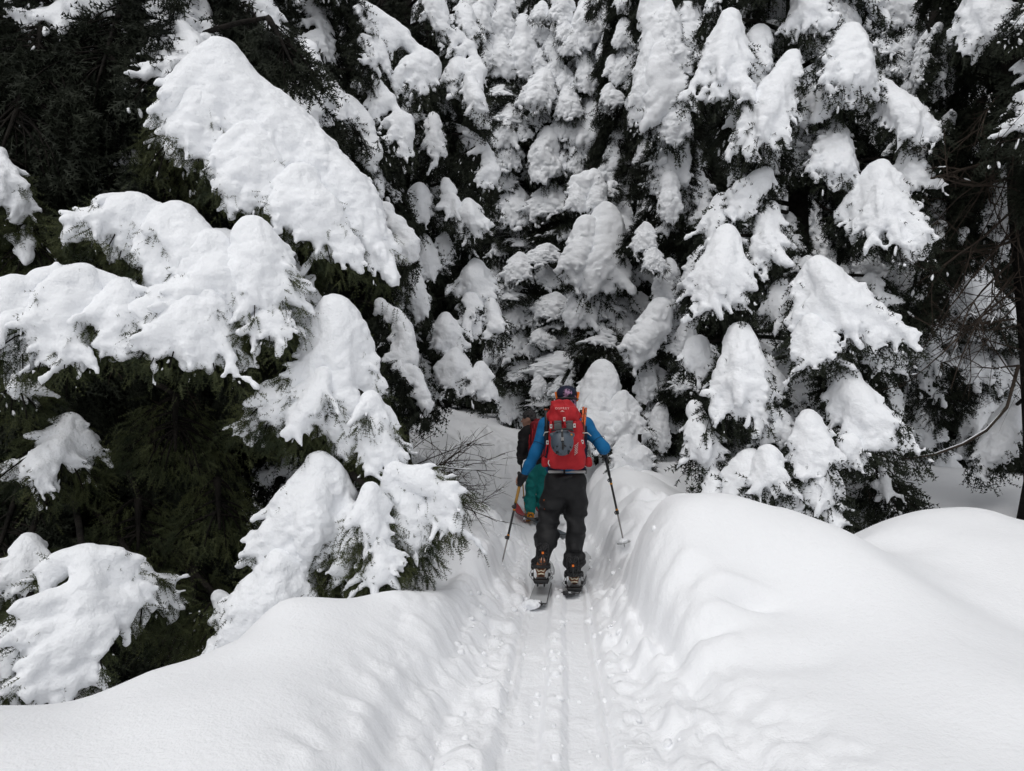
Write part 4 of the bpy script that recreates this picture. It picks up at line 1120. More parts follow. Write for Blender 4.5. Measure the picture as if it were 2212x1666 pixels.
# dead twigs in the black interior of the left trees
for i in range(34):
    tr = (TL1, TL2)[i % 2]
    t_ = np.array(tr.location)
    az = rr_.uniform(-1.6, 1.6)
    z = rr_.uniform(-0.2, 2.6) if i < 26 else rr_.uniform(2.6, 4.6)
    dead_branch(tr, 980 + i, (t_[0], t_[1], z), (math.sin(az), -math.cos(az), 0.15 * rr_.normal()), rr_.uniform(1.0, 1.9), 0.016, sub=5, droop=0.5, snow_p=0.25 if i < 26 else 0.6)

# ------------------------------------------------------------------ the two skiers
def fabric(name, col, col2=None, rough=0.75, scale=18, **kw):
    return material(name, col, rough, noise=(scale, 0.25), color2=col2 or tuple(min(1, c * 1.35 + 0.002) for c in col), bump=kw.pop('bump', [(30, 0.25, 0.012), (240, 0.15, 0.002)]), spec=kw.pop('spec', 0.25), **kw)
M_BLUE = fabric('blue_base_layer', (0.002, 0.090, 0.235), (0.004, 0.125, 0.300))
M_BLACKP = fabric('black_shell_cloth', (0.0095, 0.0095, 0.0105), (0.017, 0.017, 0.018), rough=0.6)
M_TEAL = fabric('teal_shell_cloth', (0.002, 0.120, 0.115), (0.004, 0.165, 0.155), rough=0.65)
M_JACKET = fabric('black_jacket_cloth', (0.010, 0.009, 0.010), (0.020, 0.018, 0.019))
M_RED = fabric('red_pack_cloth', (0.33, 0.012, 0.018), (0.44, 0.020, 0.026), rough=0.7)
M_RED2 = fabric('dark_red_pack_cloth', (0.17, 0.010, 0.016), (0.25, 0.018, 0.024), rough=0.75)
M_NAVY = fabric('navy_cloth', (0.006, 0.008, 0.022), (0.012, 0.015, 0.036))
M_SKIN = material('skin', (0.50, 0.27, 0.19), 0.55, noise=(20, 0.3), color2=(0.58, 0.33, 0.25))
M_BLACK = material('black_plastic', (0.012, 0.012, 0.013), 0.45, spec=0.4)
M_GREYP = material('grey_plastic', (0.055, 0.058, 0.060), 0.5, spec=0.4, noise=(12, 0.3), color2=(0.075, 0.078, 0.080))
M_HELM = material('slate_helmet', (0.060, 0.078, 0.100), 0.42, spec=0.45, noise=(5, 0.3), color2=(0.075, 0.095, 0.120))
M_WHITE = material('off_white_webbing', (0.55, 0.55, 0.53), 0.6)
M_GREY = material('grey_webbing', (0.30, 0.31, 0.31), 0.8, noise=(30, 0.3), color2=(0.42, 0.43, 0.43))
M_ORANGE = material('orange_enamel', (0.62, 0.11, 0.012), 0.35, spec=0.5, noise=(26, 0.06), color2=(0.10, 0.03, 0.02))
M_ORANGE2 = material('orange_panel', (0.75, 0.17, 0.02), 0.6)
M_STEEL = material('grey_alloy', (0.26, 0.25, 0.245), 0.4, metal=0.4)
M_GOLD = material('amber_shaft', (0.30, 0.16, 0.03), 0.45)
M_YELLOW = material('yellow_boot_shell', (0.62, 0.27, 0.015), 0.45, noise=(14, 0.2), color2=(0.45, 0.16, 0.01))
M_BROWN = material('brown_leather', (0.20, 0.065, 0.022), 0.6, noise=(20, 0.3), color2=(0.28, 0.10, 0.04))
M_CREAM = material('cream_panel', (0.62, 0.55, 0.42), 0.7)
M_CORAL = material('coral_tip', (0.55, 0.075, 0.085), 0.5)
M_SLATE = material('slate_ski_top', (0.055, 0.070, 0.085), 0.45, noise=(6, 0.3), color2=(0.085, 0.100, 0.115))
M_BOARD = material('pale_board_top', (0.36, 0.37, 0.375), 0.5, noise=(5, 0.3), color2=(0.52, 0.53, 0.54))
M_BUFF = material('patterned_neck_tube', (0.008, 0.008, 0.016), 0.8, noise=(34, 0.05), color2=(0.34, 0.20, 0.32))

def beanie_material():
    m = bpy.data.materials.new('patterned_beanie'); m.use_nodes = True
    nt = m.node_tree; b = nt.nodes['Principled BSDF']; b.inputs['Roughness'].default_value = 0.9
    tc = nt.nodes.new('ShaderNodeTexCoord'); v = nt.nodes.new('ShaderNodeTexVoronoi')
    v.distance = 'CHEBYCHEV'; v.inputs['Scale'].default_value = 17; v.inputs['Randomness'].default_value = 0.12
    nt.links.new(tc.outputs['Object'], v.inputs['Vector'])
    s = nt.nodes.new('ShaderNodeMath'); s.operation = 'MULTIPLY'; s.inputs[1].default_value = 21
    nt.links.new(v.outputs['Distance'], s.inputs[0])
    sn = nt.nodes.new('ShaderNodeMath'); sn.operation = 'SINE'; nt.links.new(s.outputs[0], sn.inputs[0])
    r = nt.nodes.new('ShaderNodeValToRGB'); r.color_ramp.elements[0].position = 0.35; r.color_ramp.elements[1].position = 0.6
    r.color_ramp.elements[0].color = (0.014, 0.013, 0.015, 1); r.color_ramp.elements[1].color = (0.10, 0.095, 0.095, 1)
    nt.links.new(sn.outputs[0], r.inputs['Fac']); nt.links.new(r.outputs['Color'], b.inputs['Base Color'])
    return m
M_BEANIE = beanie_material()

def px(cx, cy):                      # coordinates of the skiers' close-up -> full photograph
    return (1900 + cx / 1.666) / 1.8445, (1450 + cy / 1.666) / 1.8445
class Rig:
    """places joints measured on the close-up at a depth, and makes parts in the root's frame"""
    def __init__(self, name, label, depth, foot, cat='person'):
        self.depth = depth
        self.root = obj(name, None, None, label, cat)
        p = self.p(*foot, 0)
        self.org = np.array([p[0], p[1], gz(p[0], p[1])])
        self.root.location = self.org
    def p(self, cx, cy, dd=0.0):
        return at(*px(cx, cy), self.depth + dd)
    def field(self, lo, hi, vox, k=70):
        return Field(lo, hi, vox, k)
    def part(self, name, f, mat, parent=None, noise=(), shrink=None, seed=1, root=None, **kw):
        V, Q = f.mesh(noise, np.random.default_rng(seed), 0.7 / f.k if shrink is None else shrink)
        par = parent or root or self.root
        o = obj(name, mk_mesh(name, V - self.org if par is self.root or parent else V, [Q], [mat]), par, **kw)
        return o
def bounds(pts, m):
    P = np.array(pts)
    return P.min(0) - m, P.max(0) + m

def shape(f, name, mat, parent, org, noise=(), seed=1, shrink=None, **kw):
    V, Q = f.mesh(noise, np.random.default_rng(seed), 0.7 / f.k if shrink is None else shrink)
    return obj(name, mk_mesh(name, V - org, [Q], [mat]), parent, **kw)
def geo_part(g, name, mat, parent, org, smooth=True, **kw):
    me = g.mesh(name, [mat], smooth)
    co = np.empty(len(me.vertices) * 3, np.float32); me.vertices.foreach_get('co', co)
    me.vertices.foreach_set('co', (co.reshape(-1, 3) - org).astype(np.float32).ravel()); me.update()
    return obj(name, me, parent, **kw)

def head_field(f, c, fwd, up=(0, 0, 1), s=1.0):
    """skull, brow, nose, lips, chin, ears"""
    fw = nn(fwd); u = nn(np.asarray(up, float)); sd_ = nn(np.cross(fw, u)); u = np.cross(sd_, fw)
    q = lambda a, b, h: np.asarray(c) + s * (a * fw + b * sd_ + h * u)
    f.ell(q(-0.012, 0, 0.025), (0.080 * s, 0.098 * s, 0.098 * s), None)
    f.cap(q(0.02, 0, -0.02), q(0.035, 0, -0.085), 0.066 * s, 0.045 * s)
    f.cap(q(0.060, 0, -0.100), q(0.066, 0, -0.104), 0.022 * s)                # chin
    f.cap(q(0.082, 0, 0.012), q(0.112, 0, -0.026), 0.009 * s, 0.015 * s)      # nose
    f.cap(q(0.100, -0.010, -0.030), q(0.100, 0.010, -0.030), 0.010 * s)
    f.cap(q(0.072, -0.032, 0.026), q(0.072, 0.032, 0.026), 0.016 * s)         # brow
    f.cap(q(0.082, -0.018, -0.060), q(0.082, 0.018, -0.060), 0.010 * s)       # lips
    f.cap(q(0.078, -0.016, -0.074), q(0.078, 0.016, -0.074), 0.010 * s)
    for e in (-1, 1):
        f.cap(q(0.062, e * 0.034, -0.018), q(0.05, e * 0.045, -0.03), 0.020 * s)   # cheeks
        f.cap(q(0.0, e * 0.078, 0.020), q(-0.008, e * 0.082, -0.022), 0.014 * s, 0.010 * s)   # ears
        f.ell(q(0.084, e * 0.033, 0.006), (0.010 * s,) * 3, None, sign=-1)         # eye sockets
    return q

def hand_field(f, wrist, palm, grip_a, grip_b, r=0.0095, thumb_side=1):
    """a fist closed round a pole: palm plus four bent fingers of unequal length and a thumb"""
    wrist, palm, a, b = (np.asarray(v, float) for v in (wrist, palm, grip_a, grip_b))
    ax = nn(b - a); out = nn(palm - wrist)
    out = nn(out - ax * (out @ ax)); n = np.cross(ax, out) * thumb_side
    f.cap(wrist, palm, 0.030, 0.036)
    f.cap(palm - ax * 0.03, palm + ax * 0.03, 0.030)
    for i, L in enumerate((0.95, 1.08, 1.0, 0.8)):
        k0 = palm + ax * (0.034 - 0.0225 * i) + out * 0.020 + n * 0.022
        k1 = k0 + (out * 0.034 + n * 0.010) * L
        k2 = k1 + (out * 0.006 - n * 0.036) * L
        k3 = k2 + (-out * 0.026 - n * 0.012) * L
        f.chain([k0, k1, k2, k3], [r * 1.1, r * 1.05, r, r * 0.85])
    t0 = palm + ax * 0.028 - n * 0.014 - out * 0.012
    t1 = t0 + ax * 0.030 - n * 0.018 + out * 0.018
    f.chain([t0, t1, t1 + out * 0.030 + n * 0.006], [r * 1.5, r * 1.25, r])

def ski_pole(name, label, top, tip, mats, basket=True, clamps=(0.30, 0.62), group=None):
    top, tip = np.asarray(top, float), np.asarray(tip, float)
    root = obj(name, None, None, label, 'ski pole', group)
    root.location = tip
    L = np.linalg.norm(top - tip); d = (top - tip) / L
    at_ = lambda s: top + (tip - top) * s
    def part(nm, s0, s1, r0, r1, m, sides=10, steps=4):
        g = Geo().tube([at_(s) for s in np.linspace(s0, s1, steps)], np.linspace(r0, r1, steps), sides)
        return geo_part(g, nm, m, root, tip)
    part('grip', 0.0, 0.12, 0.019, 0.016, M_BLACK); part('grip_extension', 0.12, clamps[0] - 0.04, 0.014, 0.013, mats[0])
    part('upper_shaft', clamps[0] - 0.04, clamps[1], 0.0105, 0.0105, mats[1])
    part('shaft_band', clamps[0] + 0.03, clamps[0] + 0.045, 0.0125, 0.0125, M_YELLOW); part('shaft_band', clamps[1] - 0.035, clamps[1] - 0.02, 0.0125, 0.0125, M_YELLOW)
    part('lower_shaft', clamps[1], 0.965, 0.008, 0.0065, mats[2])
    for c in clamps:
        o = part('clamp', c - 0.018, c + 0.018, 0.015, 0.015, M_BLACK)
        sdv = nn(np.cross(d, (0.3, 1, 0)))
        g = Geo().tube([at_(c - 0.015) + sdv * 0.016, at_(c) + sdv * 0.024, at_(c + 0.02) + sdv * 0.017], [0.005, 0.006, 0.003], 6)
        o2 = geo_part(g, 'clamp_lever', M_BLACK, o, tip)
    part('tip', 0.965, 1.0, 0.0055, 0.002, M_STEEL)
    if basket:
        c = at_(0.955); n = 22
        uu = nn(np.cross(d, (0, 1, 0.2))); vv = np.cross(d, uu)
        ring = np.array([c + 0.058 * (math.cos(a) * uu + math.sin(a) * vv) for a in np.linspace(0, 2 * math.pi, n)])
        g = Geo().tube(ring, 0.006, 5)
        for a in np.linspace(0, 2 * math.pi, 5)[:-1]:
            g.tube([c, c + 0.056 * (math.cos(a) * uu + math.sin(a) * vv)], 0.005, 5)
        bk = geo_part(g, 'basket', M_GREY, root, tip)
        f = Field(c - 0.1, c + 0.1, 0.008, 90)
        rg = np.random.default_rng(int(L * 1000))
        for _ in range(9):
            o_ = c + d * 0.012 + (rg.normal(0, 0.026)) * uu + rg.normal(0, 0.026) * vv
            f.cap(o_, o_ + (0, 0, 0.004), rg.uniform(0.010, 0.02))
        shape(f, 'snow_clump', M_SNOW, bk, tip, noise=[(0.005, 0.03)])
    return root

def plank(length, width, thick, nose=0.12, tail=0.05, nose_len=0.20, tail_len=0.10, waist=0.86, n=34):
    """ski or board outline from tail (0) to nose (length), upturned ends; returns top/bottom strip mesh"""
    s = np.linspace(0, length, n)
    t = s / length
    w = width / 2 * (waist + (1 - waist) * (2 * t - 1) ** 2)
    a = np.clip((length - s) / nose_len, 0, 1); w = w * np.sqrt(np.clip(1 - (1 - a) ** 2.4, 0.02, 1))
    a = np.clip(s / tail_len, 0, 1); w = w * np.sqrt(np.clip(1 - (1 - a) ** 3.0, 0.05, 1))
    z = nose * np.clip((s - length + nose_len * 1.25) / (nose_len * 1.25), 0, 1) ** 2 + tail * np.clip((tail_len * 1.4 - s) / (tail_len * 1.4), 0, 1) ** 2
    V = np.concatenate([np.stack([sgn * w, s, z + h], -1) for sgn, h in ((-1, 0), (1, 0), (1, thick), (-1, thick))])
    Q = []
    for i in range(n - 1):
        for k in range(4):
            a_, b_ = k * n + i, ((k + 1) % 4) * n + i
            Q.append((a_, b_, b_ + 1, a_ + 1))
    Q.append((0, 3 * n, 2 * n, n)); e = n - 1
    Q.append((e, n + e, 2 * n + e, 3 * n + e))
    return V, np.array(Q)

def lay_board(name, label, cat, tail_pt, nose_pt, width, thick, mat, tip_mat=None, tip_from=0.8, group=None, **kw):
    tail_pt, nose_pt = np.asarray(tail_pt, float), np.asarray(nose_pt, float)
    L = np.linalg.norm(nose_pt - tail_pt)
    V, Q = plank(L, width, thick, **kw)
    ang = math.atan2(nose_pt[1] - tail_pt[1], nose_pt[0] - tail_pt[0]) - math.pi / 2
    tilt = math.asin((nose_pt[2] - tail_pt[2]) / L)
    root = obj(name, None, None, label, cat, group, loc=tail_pt, rot=Euler((tilt, 0, ang)))
    cy = V[:, 1][Q].mean(1) / L
    nose_sel = cy > tip_from if tip_mat else np.zeros(len(Q), bool)
    def sub(nm, sel, m):
        q = Q[sel]; u, inv = np.unique(q, return_inverse=True)
        return obj(nm, mk_mesh(nm, V[u], [inv.reshape(q.shape)], [m], smooth=False), root)
    sub('deck', ~nose_sel, mat)
    if tip_mat: sub('tip', nose_sel, tip_mat)
    g = Geo()
    n = len(V) // 4
    for k in (0, 1):
        e = V[k * n:(k + 1) * n].copy(); e[:, 2] += thick * 0.5
        g.tube(e, thick * 0.42, 4)
    obj('edge', g.mesh('edge', [M_BLACK]), root)
    return root

# =================================================================== skier in blue
R1 = Rig('person', 'skier in a blue long-sleeved shirt and black trousers, striding away with two poles', 6.2, (530, 1490))
p = R1.p; ORG = R1.org; ROOT1 = R1.root
hipL, hipR = p(520, 790, 0), p(655, 790, 0.02)
kneeL, kneeR = p(482, 1045, 0.10), p(655, 1045, 0.06)
ankL, ankR = p(432, 1325, -0.08), p(645, 1375, 0.06)
toeL, toeR = p(425, 1440, 0.14), p(650, 1440, 0.26)
shL, shR = p(462, 410, 0.10), p(722, 405, 0.10)
elL, elR = p(388, 590, 0.02), p(842, 560, -0.04)
wrL, wrR = p(312, 745, 0.06), p(850, 548, 0.20)
hdL, hdR = p(292, 772, 0.09), p(846, 570, 0.27)
pel, chest, neck = p(588, 755, 0.0), p(592, 500, 0.08), p(595, 330, 0.13)
headc = p(596, 232, 0.16)
poleL = (p(296, 752, 0.10), p(168, 1318, -0.15)); poleR = (p(838, 545, 0.27), p(982, 1218, 0.22))
allp = [hipL, hipR, kneeL, kneeR, ankL, ankR, toeL, toeR, shL, shR, elL, elR, wrL, wrR, hdL, hdR, pel, chest, neck, headc]
# continuous body under the clothes
f = Field(*bounds(allp, 0.2), 0.0125, 90)
head_field(f, headc, (0.1, 1, -0.05))
f.chain([headc + (0, -0.02, -0.06), neck, chest], [0.055, 0.06, 0.10]); f.chain([chest, pel], [0.11, 0.10])
f.cap(chest + (-0.08, 0, 0), chest + (0.08, 0, 0), 0.11); f.cap(hipL, hipR, 0.085)
for sh, el, wr, hd, pl_ in ((shL, elL, wrL, hdL, poleL), (shR, elR, wrR, hdR, poleR)):
    f.chain([chest + (0, 0, 0.08), sh, el, wr], [0.08, 0.058, 0.042, 0.028])
    hand_field(f, wr, hd, pl_[1], pl_[0], thumb_side=-1 if sh is shL else 1)
for hp, kn, an, to in ((hipL, kneeL, ankL, toeL), (hipR, kneeR, ankR, toeR)):
    f.chain([hp, kn, an, to], [0.088, 0.056, 0.042, 0.035])
shape(f, 'body', M_SKIN, ROOT1, ORG)
# shirt
f = Field(*bounds([shL, shR, elL, elR, wrL, wrR, pel, neck], 0.17), 0.009, 75)
f.chain([neck + (0, 0, -0.02), chest, p(590, 690, 0.02)], [0.062, 0.115, 0.125])
f.cap(p(520, 480, 0.09), p(665, 480, 0.09), 0.10); f.cap(p(510, 420, 0.10), p(675, 415, 0.10), 0.085)
f.cap(p(535, 680, 0.02), p(640, 680, 0.02), 0.115)
for sh, el, wr in ((shL, elL, wrL), (shR, elR, wrR)):
    f.chain([chest + (0, 0, 0.1), sh, el], [0.08, 0.078, 0.060])
    f.chain([el, el * 0.5 + wr * 0.5, wr], [0.060, 0.052, 0.040])
shape(f, 'shirt', M_BLUE, ROOT1, ORG, noise=[(0.006, 0.14), (0.004, 0.05)])
# sleeve seams
for sh, el, t_ in ((shL, elL, 0.55), (shR, elR, 0.55)):
    c = sh + (el - sh) * (t_ + 0.16); ax_ = nn(el - sh); u_ = nn(np.cross(ax_, (0, 1, 0))); v_ = np.cross(ax_, u_)
    g = Geo().tube([c + 0.0655 * (math.cos(a) * u_ + math.sin(a) * v_) for a in np.linspace(0, 2 * math.pi, 20)], 0.0022, 4)
    geo_part(g, 'sleeve_seam', M_NAVY, ROOT1, ORG)
# navy undershirt hem and belt
f = Field(*bounds([p(450, 690, 0), p(730, 720, 0)], 0.16), 0.009, 90)
f.box(p(592, 692, 0.02), (0.176, 0.124, 0.022), 0.016)
shape(f, 'shirt_hem', M_NAVY, ROOT1, ORG, noise=[(0.006, 0.05)])
f = Field(*bounds([p(450, 700, 0), p(730, 720, 0)], 0.16), 0.008, 110)
f.box(p(592, 713, 0.02), (0.172, 0.125, 0.019), 0.012)
bl = shape(f, 'belt', M_GREY, ROOT1, ORG)
for cx_ in (478, 580, 722):
    g = Geo().box(p(cx_, 712, -0.098 if cx_ == 580 else -0.07), (0.009, 0.006, 0.022)); geo_part(g, 'belt_loop', M_BLACKP, bl, ORG, smooth=False)
# trousers
f = Field(*bounds([hipL, hipR, kneeL, kneeR, ankL, ankR, p(592, 712, 0)], 0.17), 0.012, 62)
f.box(p(590, 768, 0.015), (0.180, 0.126, 0.088), 0.07)
f.cap(p(540, 800, -0.045), p(545, 850, -0.03), 0.075); f.cap(p(640, 800, -0.045), p(640, 850, -0.03), 0.075)
cufL, cufR = p(428, 1335, -0.06), p(646, 1392, 0.05)
f.chain([p(525, 790, 0.01), p(508, 900, 0.04), kneeL, p(462, 1160, 0.03), cufL], [0.108, 0.106, 0.088, 0.084, 0.074])
f.chain([p(652, 790, 0.02), p(660, 900, 0.04), kneeR, p(648, 1180, 0.06), cufR], [0.108, 0.102, 0.086, 0.080, 0.070])
rg = np.random.default_rng(8)
def folds(f, a, b, r, n, w=0.012):
    ax_ = nn(b - a); u_ = nn(np.cross(ax_, (0, 1, 0))); v_ = np.cross(ax_, u_)
    for i in range(n):
        t_ = rg.uniform(0.05, 0.95); a0 = rg.uniform(0, 6.28); sp_ = rg.uniform(0.9, 2.0); sl = rg.uniform(-0.10, 0.10)
        pts = [a + (b - a) * t_ + ax_ * sl * s_ + (r - 0.004) * (math.cos(a0 + sp_ * s_) * u_ + math.sin(a0 + sp_ * s_) * v_) for s_ in np.linspace(-0.5, 0.5, 6)]
        f.chain(pts, [w * 0.4, w, w * 1.1, w * 1.1, w, w * 0.4])
folds(f, p(508, 900, 0.04), kneeL, 0.098, 9); folds(f, kneeL, cufL, 0.086, 15); folds(f, p(660, 900, 0.04), kneeR, 0.094, 9); folds(f, kneeR, cufR, 0.082, 16)
folds(f, p(590, 740, 0), p(585, 860, 0), 0.15, 9)
f.chain([p(560, 860, -0.07), p(610, 890, -0.04), p(655, 980, -0.02)], [0.014, 0.02, 0.008])
shape(f, 'trousers', M_BLACKP, ROOT1, ORG, noise=[(0.010, 0.16), (0.006, 0.07)], seed=4)
g = Geo().tube([p(446, 900, -0.03), p(447, 935, -0.03), p(449, 965, -0.02)], [0.004, 0.006, 0.003], 6)
geo_part(g, 'thigh_zip', M_ORANGE2, ROOT1, ORG)
# gloves
for wr, hd, pl_, sgn in ((wrL, hdL, poleL, -1), (wrR, hdR, poleR, 1)):
    f = Field(*bounds([wr, hd], 0.13), 0.006, 130)
    hand_field(f, wr, hd, pl_[1], pl_[0], r=0.0125, thumb_side=sgn)
    f.cap(wr, wr + (hd - wr) * 0.4, 0.042, 0.044)
    shape(f, 'glove', M_BLACKP, ROOT1, ORG)
# neck tube, cap and its panels
f = Field(headc - 0.22, headc + 0.2, 0.007, 100)
f.chain([headc + (0, -0.012, 0.015), headc + (0, -0.02, -0.08), neck + (0, -0.01, -0.02)], [0.094, 0.083, 0.085])
shape(f, 'neck_tube', M_BUFF, ROOT1, ORG, noise=[(0.006, 0.05)])
f = Field(headc - 0.22, headc + 0.22, 0.006, 110)
f.ell(headc + (0, 0.0, 0.042), (0.103, 0.112, 0.088)); f.box(headc + (0.01, 0.11, 0.02), (0.075, 0.06, 0.008), 0.006)
cp_ = shape(f, 'cap', M_NAVY, ROOT1, ORG)
f = Field(headc - 0.2, headc + 0.2, 0.006, 120)
f.ell(headc + (0, -0.040, 0.046), (0.066, 0.083, 0.058))
shape(f, 'cap_mesh_panel', M_BUFF, cp_, ORG)
for sgn in (-1, 1):
    f = Field(headc - 0.2, headc + 0.2, 0.006, 130)
    f.box(headc + (sgn * 0.094, -0.035, 0.018), (0.011, 0.035, 0.050), 0.009, (0.1, sgn * 0.20, sgn * 0.35))
    shape(f, 'cap_panel', M_ORANGE2, cp_, ORG)
g = Geo().tube([headc + (0.105 * math.sin(a), -0.100 * math.cos(a) - 0.005, -0.004 + 0.006 * math.cos(a * 2)) for a in np.linspace(-1.25, 1.25, 16)], 0.011, 6)
geo_part(g, 'cap_strap', M_BLACK, cp_, ORG)

# snowboard boots and split boards
def boot(name_org, ank, toe, heel, lift):
    f = Field(*bounds([ank, toe, heel], 0.12), 0.007, 90)
    f.chain([ank, heel + (0, 0.02, 0.05)], [0.050, 0.050]); f.chain([heel + (0, 0.02, 0.03), toe], [0.046, 0.042])
    b = shape(f, 'boot', M_BROWN, ROOT1, ORG)
    g = Geo()
    g.tube([heel + (-0.040, -0.030, 0.052), heel + (-0.020, -0.046, 0.030), heel + (0.0, -0.050, 0.040), heel + (0.020, -0.046, 0.030), heel + (0.040, -0.030, 0.052)], [0.005, 0.007, 0.005, 0.007, 0.005], 6)
    g.tube([heel + (-0.028, -0.044, 0.006), heel + (0, -0.052, 0.014), heel + (0.028, -0.044, 0.006)], 0.0065, 6)
    geo_part(g, 'cream_panel', M_CREAM, b, ORG)
    return b
heelL, heelR = p(425, 1395, -0.14), p(645, 1448, -0.02)
boot('l', ankL, toeL, heelL, 0.1); boot('r', ankR, toeR, heelR, 0)
z0 = lambda x, y: float(ground_z(np.array([x]), np.array([y]))[0])
def gp(cx, cy, dd, h=0.015):
    q = p(cx, cy, dd); return np.array([q[0], q[1], z0(q[0], q[1]) + h])
tL, nL = gp(395, 1545, -0.50), gp(470, 1400, 0.95); tR, nR = gp(612, 1500, -0.16), gp(722, 1330, 1.25)
for lab, tl, ns, heel in (('pale splitboard half under the skier\'s lifted left boot, snow piled on its tail', tL, nL, heelL), ('pale splitboard half under the blue skier\'s right boot', tR, nR, heelR)):
    sb = lay_board('splitboard_half', lab, 'splitboard', tl + (0, 0, 0.012), ns + (0, 0, 0.012), 0.150, 0.014, M_BOARD, group='splitboard halves', waist=0.93, nose=0.10, tail=0.03)
    Wi = sb.matrix_basis.inverted()
    f = Field((-0.1, -0.06, -0.02), (0.1, 0.10, 0.10), 0.007, 110)
    f.box((0, 0.02, 0.022), (0.05, 0.010, 0.009), 0.006); f.box((0.02, 0.045, 0.03), (0.02, 0.012, 0.012), 0.006); f.box((-0.03, 0.005, 0.03), (0.022, 0.012, 0.016), 0.006)
    V, Q = f.mesh(); obj('tail_clip', mk_mesh('tail_clip', V, [Q], [M_BLACK]), sb)
    if heel is heelL:
        f = Field((-0.2, -0.12, -0.04), (0.16, 0.2, 0.14), 0.008, 80)
        rg2 = np.random.default_rng(5)
        for _ in range(26):
            c = np.array([rg2.normal(-0.045, 0.045), rg2.normal(0.02, 0.04), rg2.uniform(0.0, 0.045)])
            f.cap(c, c + (0, 0, 0.003), rg2.uniform(0.009, 0.024))
        V, Q = f.mesh([(0.005, 0.02)], rg2, 0.006); obj('snow_clump', mk_mesh('snow_clump', V, [Q], [M_SNOW]), sb)
# bindings: things strapped to the boots
for lab, ank, heel, toe, hbc, in ((('black binding with a fan-shaped highback behind the lifted left boot'), ankL, heelL, toeL, (437, 1262, -0.27)), (('black binding with a fan-shaped highback behind the planted right boot'), ankR, heelR, toeR, (637, 1347, -0.16))):
    bd = obj('snowboard_binding', None, None, lab, 'binding', 'snowboard bindings'); bo = heel.copy(); bd.location = bo
    fw_ = nn(toe - heel)
    f = Field(*bounds([heel, toe], 0.14), 0.007, 110)
    f.cap(heel + (-0.03, -0.02, -0.052), toe + (-0.03, 0, -0.045), 0.016); f.cap(heel + (0.03, -0.02, -0.052), toe + (0.03, 0, -0.045), 0.016)
    f.box(heel + (0, -0.015, -0.058), (0.066, 0.05, 0.020), 0.008); f.box(heel + (0, -0.058, -0.022), (0.050, 0.010, 0.014), 0.007)
    f.cap(heel + (-0.062, -0.02, -0.05), heel + (-0.062, 0.06, 0.05), 0.011); f.cap(heel + (0.062, -0.02, -0.05), heel + (0.062, 0.06, 0.05), 0.011)
    shape(f, 'base_plate', M_BLACK, bd, bo)
    g = Geo().tube([heel + (0.070 * math.sin(a), -0.062 * math.cos(a) + 0.01, 0.078 - 0.010 * math.cos(a)) for a in np.linspace(-1.7, 1.7, 16)], 0.016, 8)
    geo_part(g, 'heel_cup', M_BLACK, bd, bo)
    c = p(*hbc); hw_, hh_ = 0.050, 0.088
    g = Geo()
    ring = []
    for a in np.linspace(0, 2 * math.pi, 29):
        xx = hw_ * np.sign(math.cos(a)) * abs(math.cos(a)) ** 0.6; zz = hh_ * np.sign(math.sin(a)) * abs(math.sin(a)) ** 0.6
        ring.append(c + (xx * (1.0 if zz > -0.03 else 0.82), 0.25 * xx * xx / hw_ * 2 - 0.02 * (zz / hh_), zz))
    g.tube(ring, 0.0085, 6)
    hub = c + (0, -0.012, 0.012)
    for k_ in range(0, 28, 3):
        g.tube([hub, ring[k_]], [0.0055, 0.0040], 5)
    g.tube([hub, c + (0, -0.014, -hh_)], 0.008, 6)
    hb = geo_part(g, 'highback', M_BLACK, bd, bo)
    g = Geo().box(hub + (0, -0.010, 0), (0.009, 0.004, 0.009)); geo_part(g, 'orange_badge', M_ORANGE2, hb, bo, smooth=False)
    for dz_ in (0.10, 0.045):
        g = Geo().tube([heel + (0.066 * math.cos(a), 0.085 + 0.05 * math.sin(a) + (0.1 - dz_), dz_ + 0.01 * math.sin(a) - 0.03) for a in np.linspace(0, math.pi, 12)], 0.010, 6)
        geo_part(g, 'strap', M_BLACK, bd, bo)
    for sgn in (-1, 1):
        g = Geo().box(heel + (sgn * 0.075, 0.02, 0.055), (0.010, 0.018, 0.012)).box(heel + (sgn * 0.074, 0.0, -0.005), (0.009, 0.014, 0.014)); geo_part(g, 'buckle', M_BLACK, bd, bo, smooth=False)
        g = Geo().tube([heel + (sgn * 0.078, 0.0, 0.04), heel + (sgn * 0.10, 0.0, -0.01), heel + (sgn * 0.07, 0.03, -0.055)], 0.0022, 5); geo_part(g, 'leash', M_BLACK, bd, bo)

pm = (M_BLACK, M_BLACK, M_STEEL)
ski_pole('ski_pole', 'black and silver pole in the blue skier\'s left hand, its tip sunk in the bank', poleL[0], poleL[1] + (0, 0, -0.0), (M_GOLD, M_BLACK, M_STEEL), basket=False, clamps=(0.36, 0.72), group='ski poles of the blue skier')
ski_pole('ski_pole', 'black and silver pole with a snowy round basket, at the blue skier\'s right', poleR[0], poleR[1], pm, basket=True, clamps=(0.34, 0.66), group='ski poles of the blue skier')

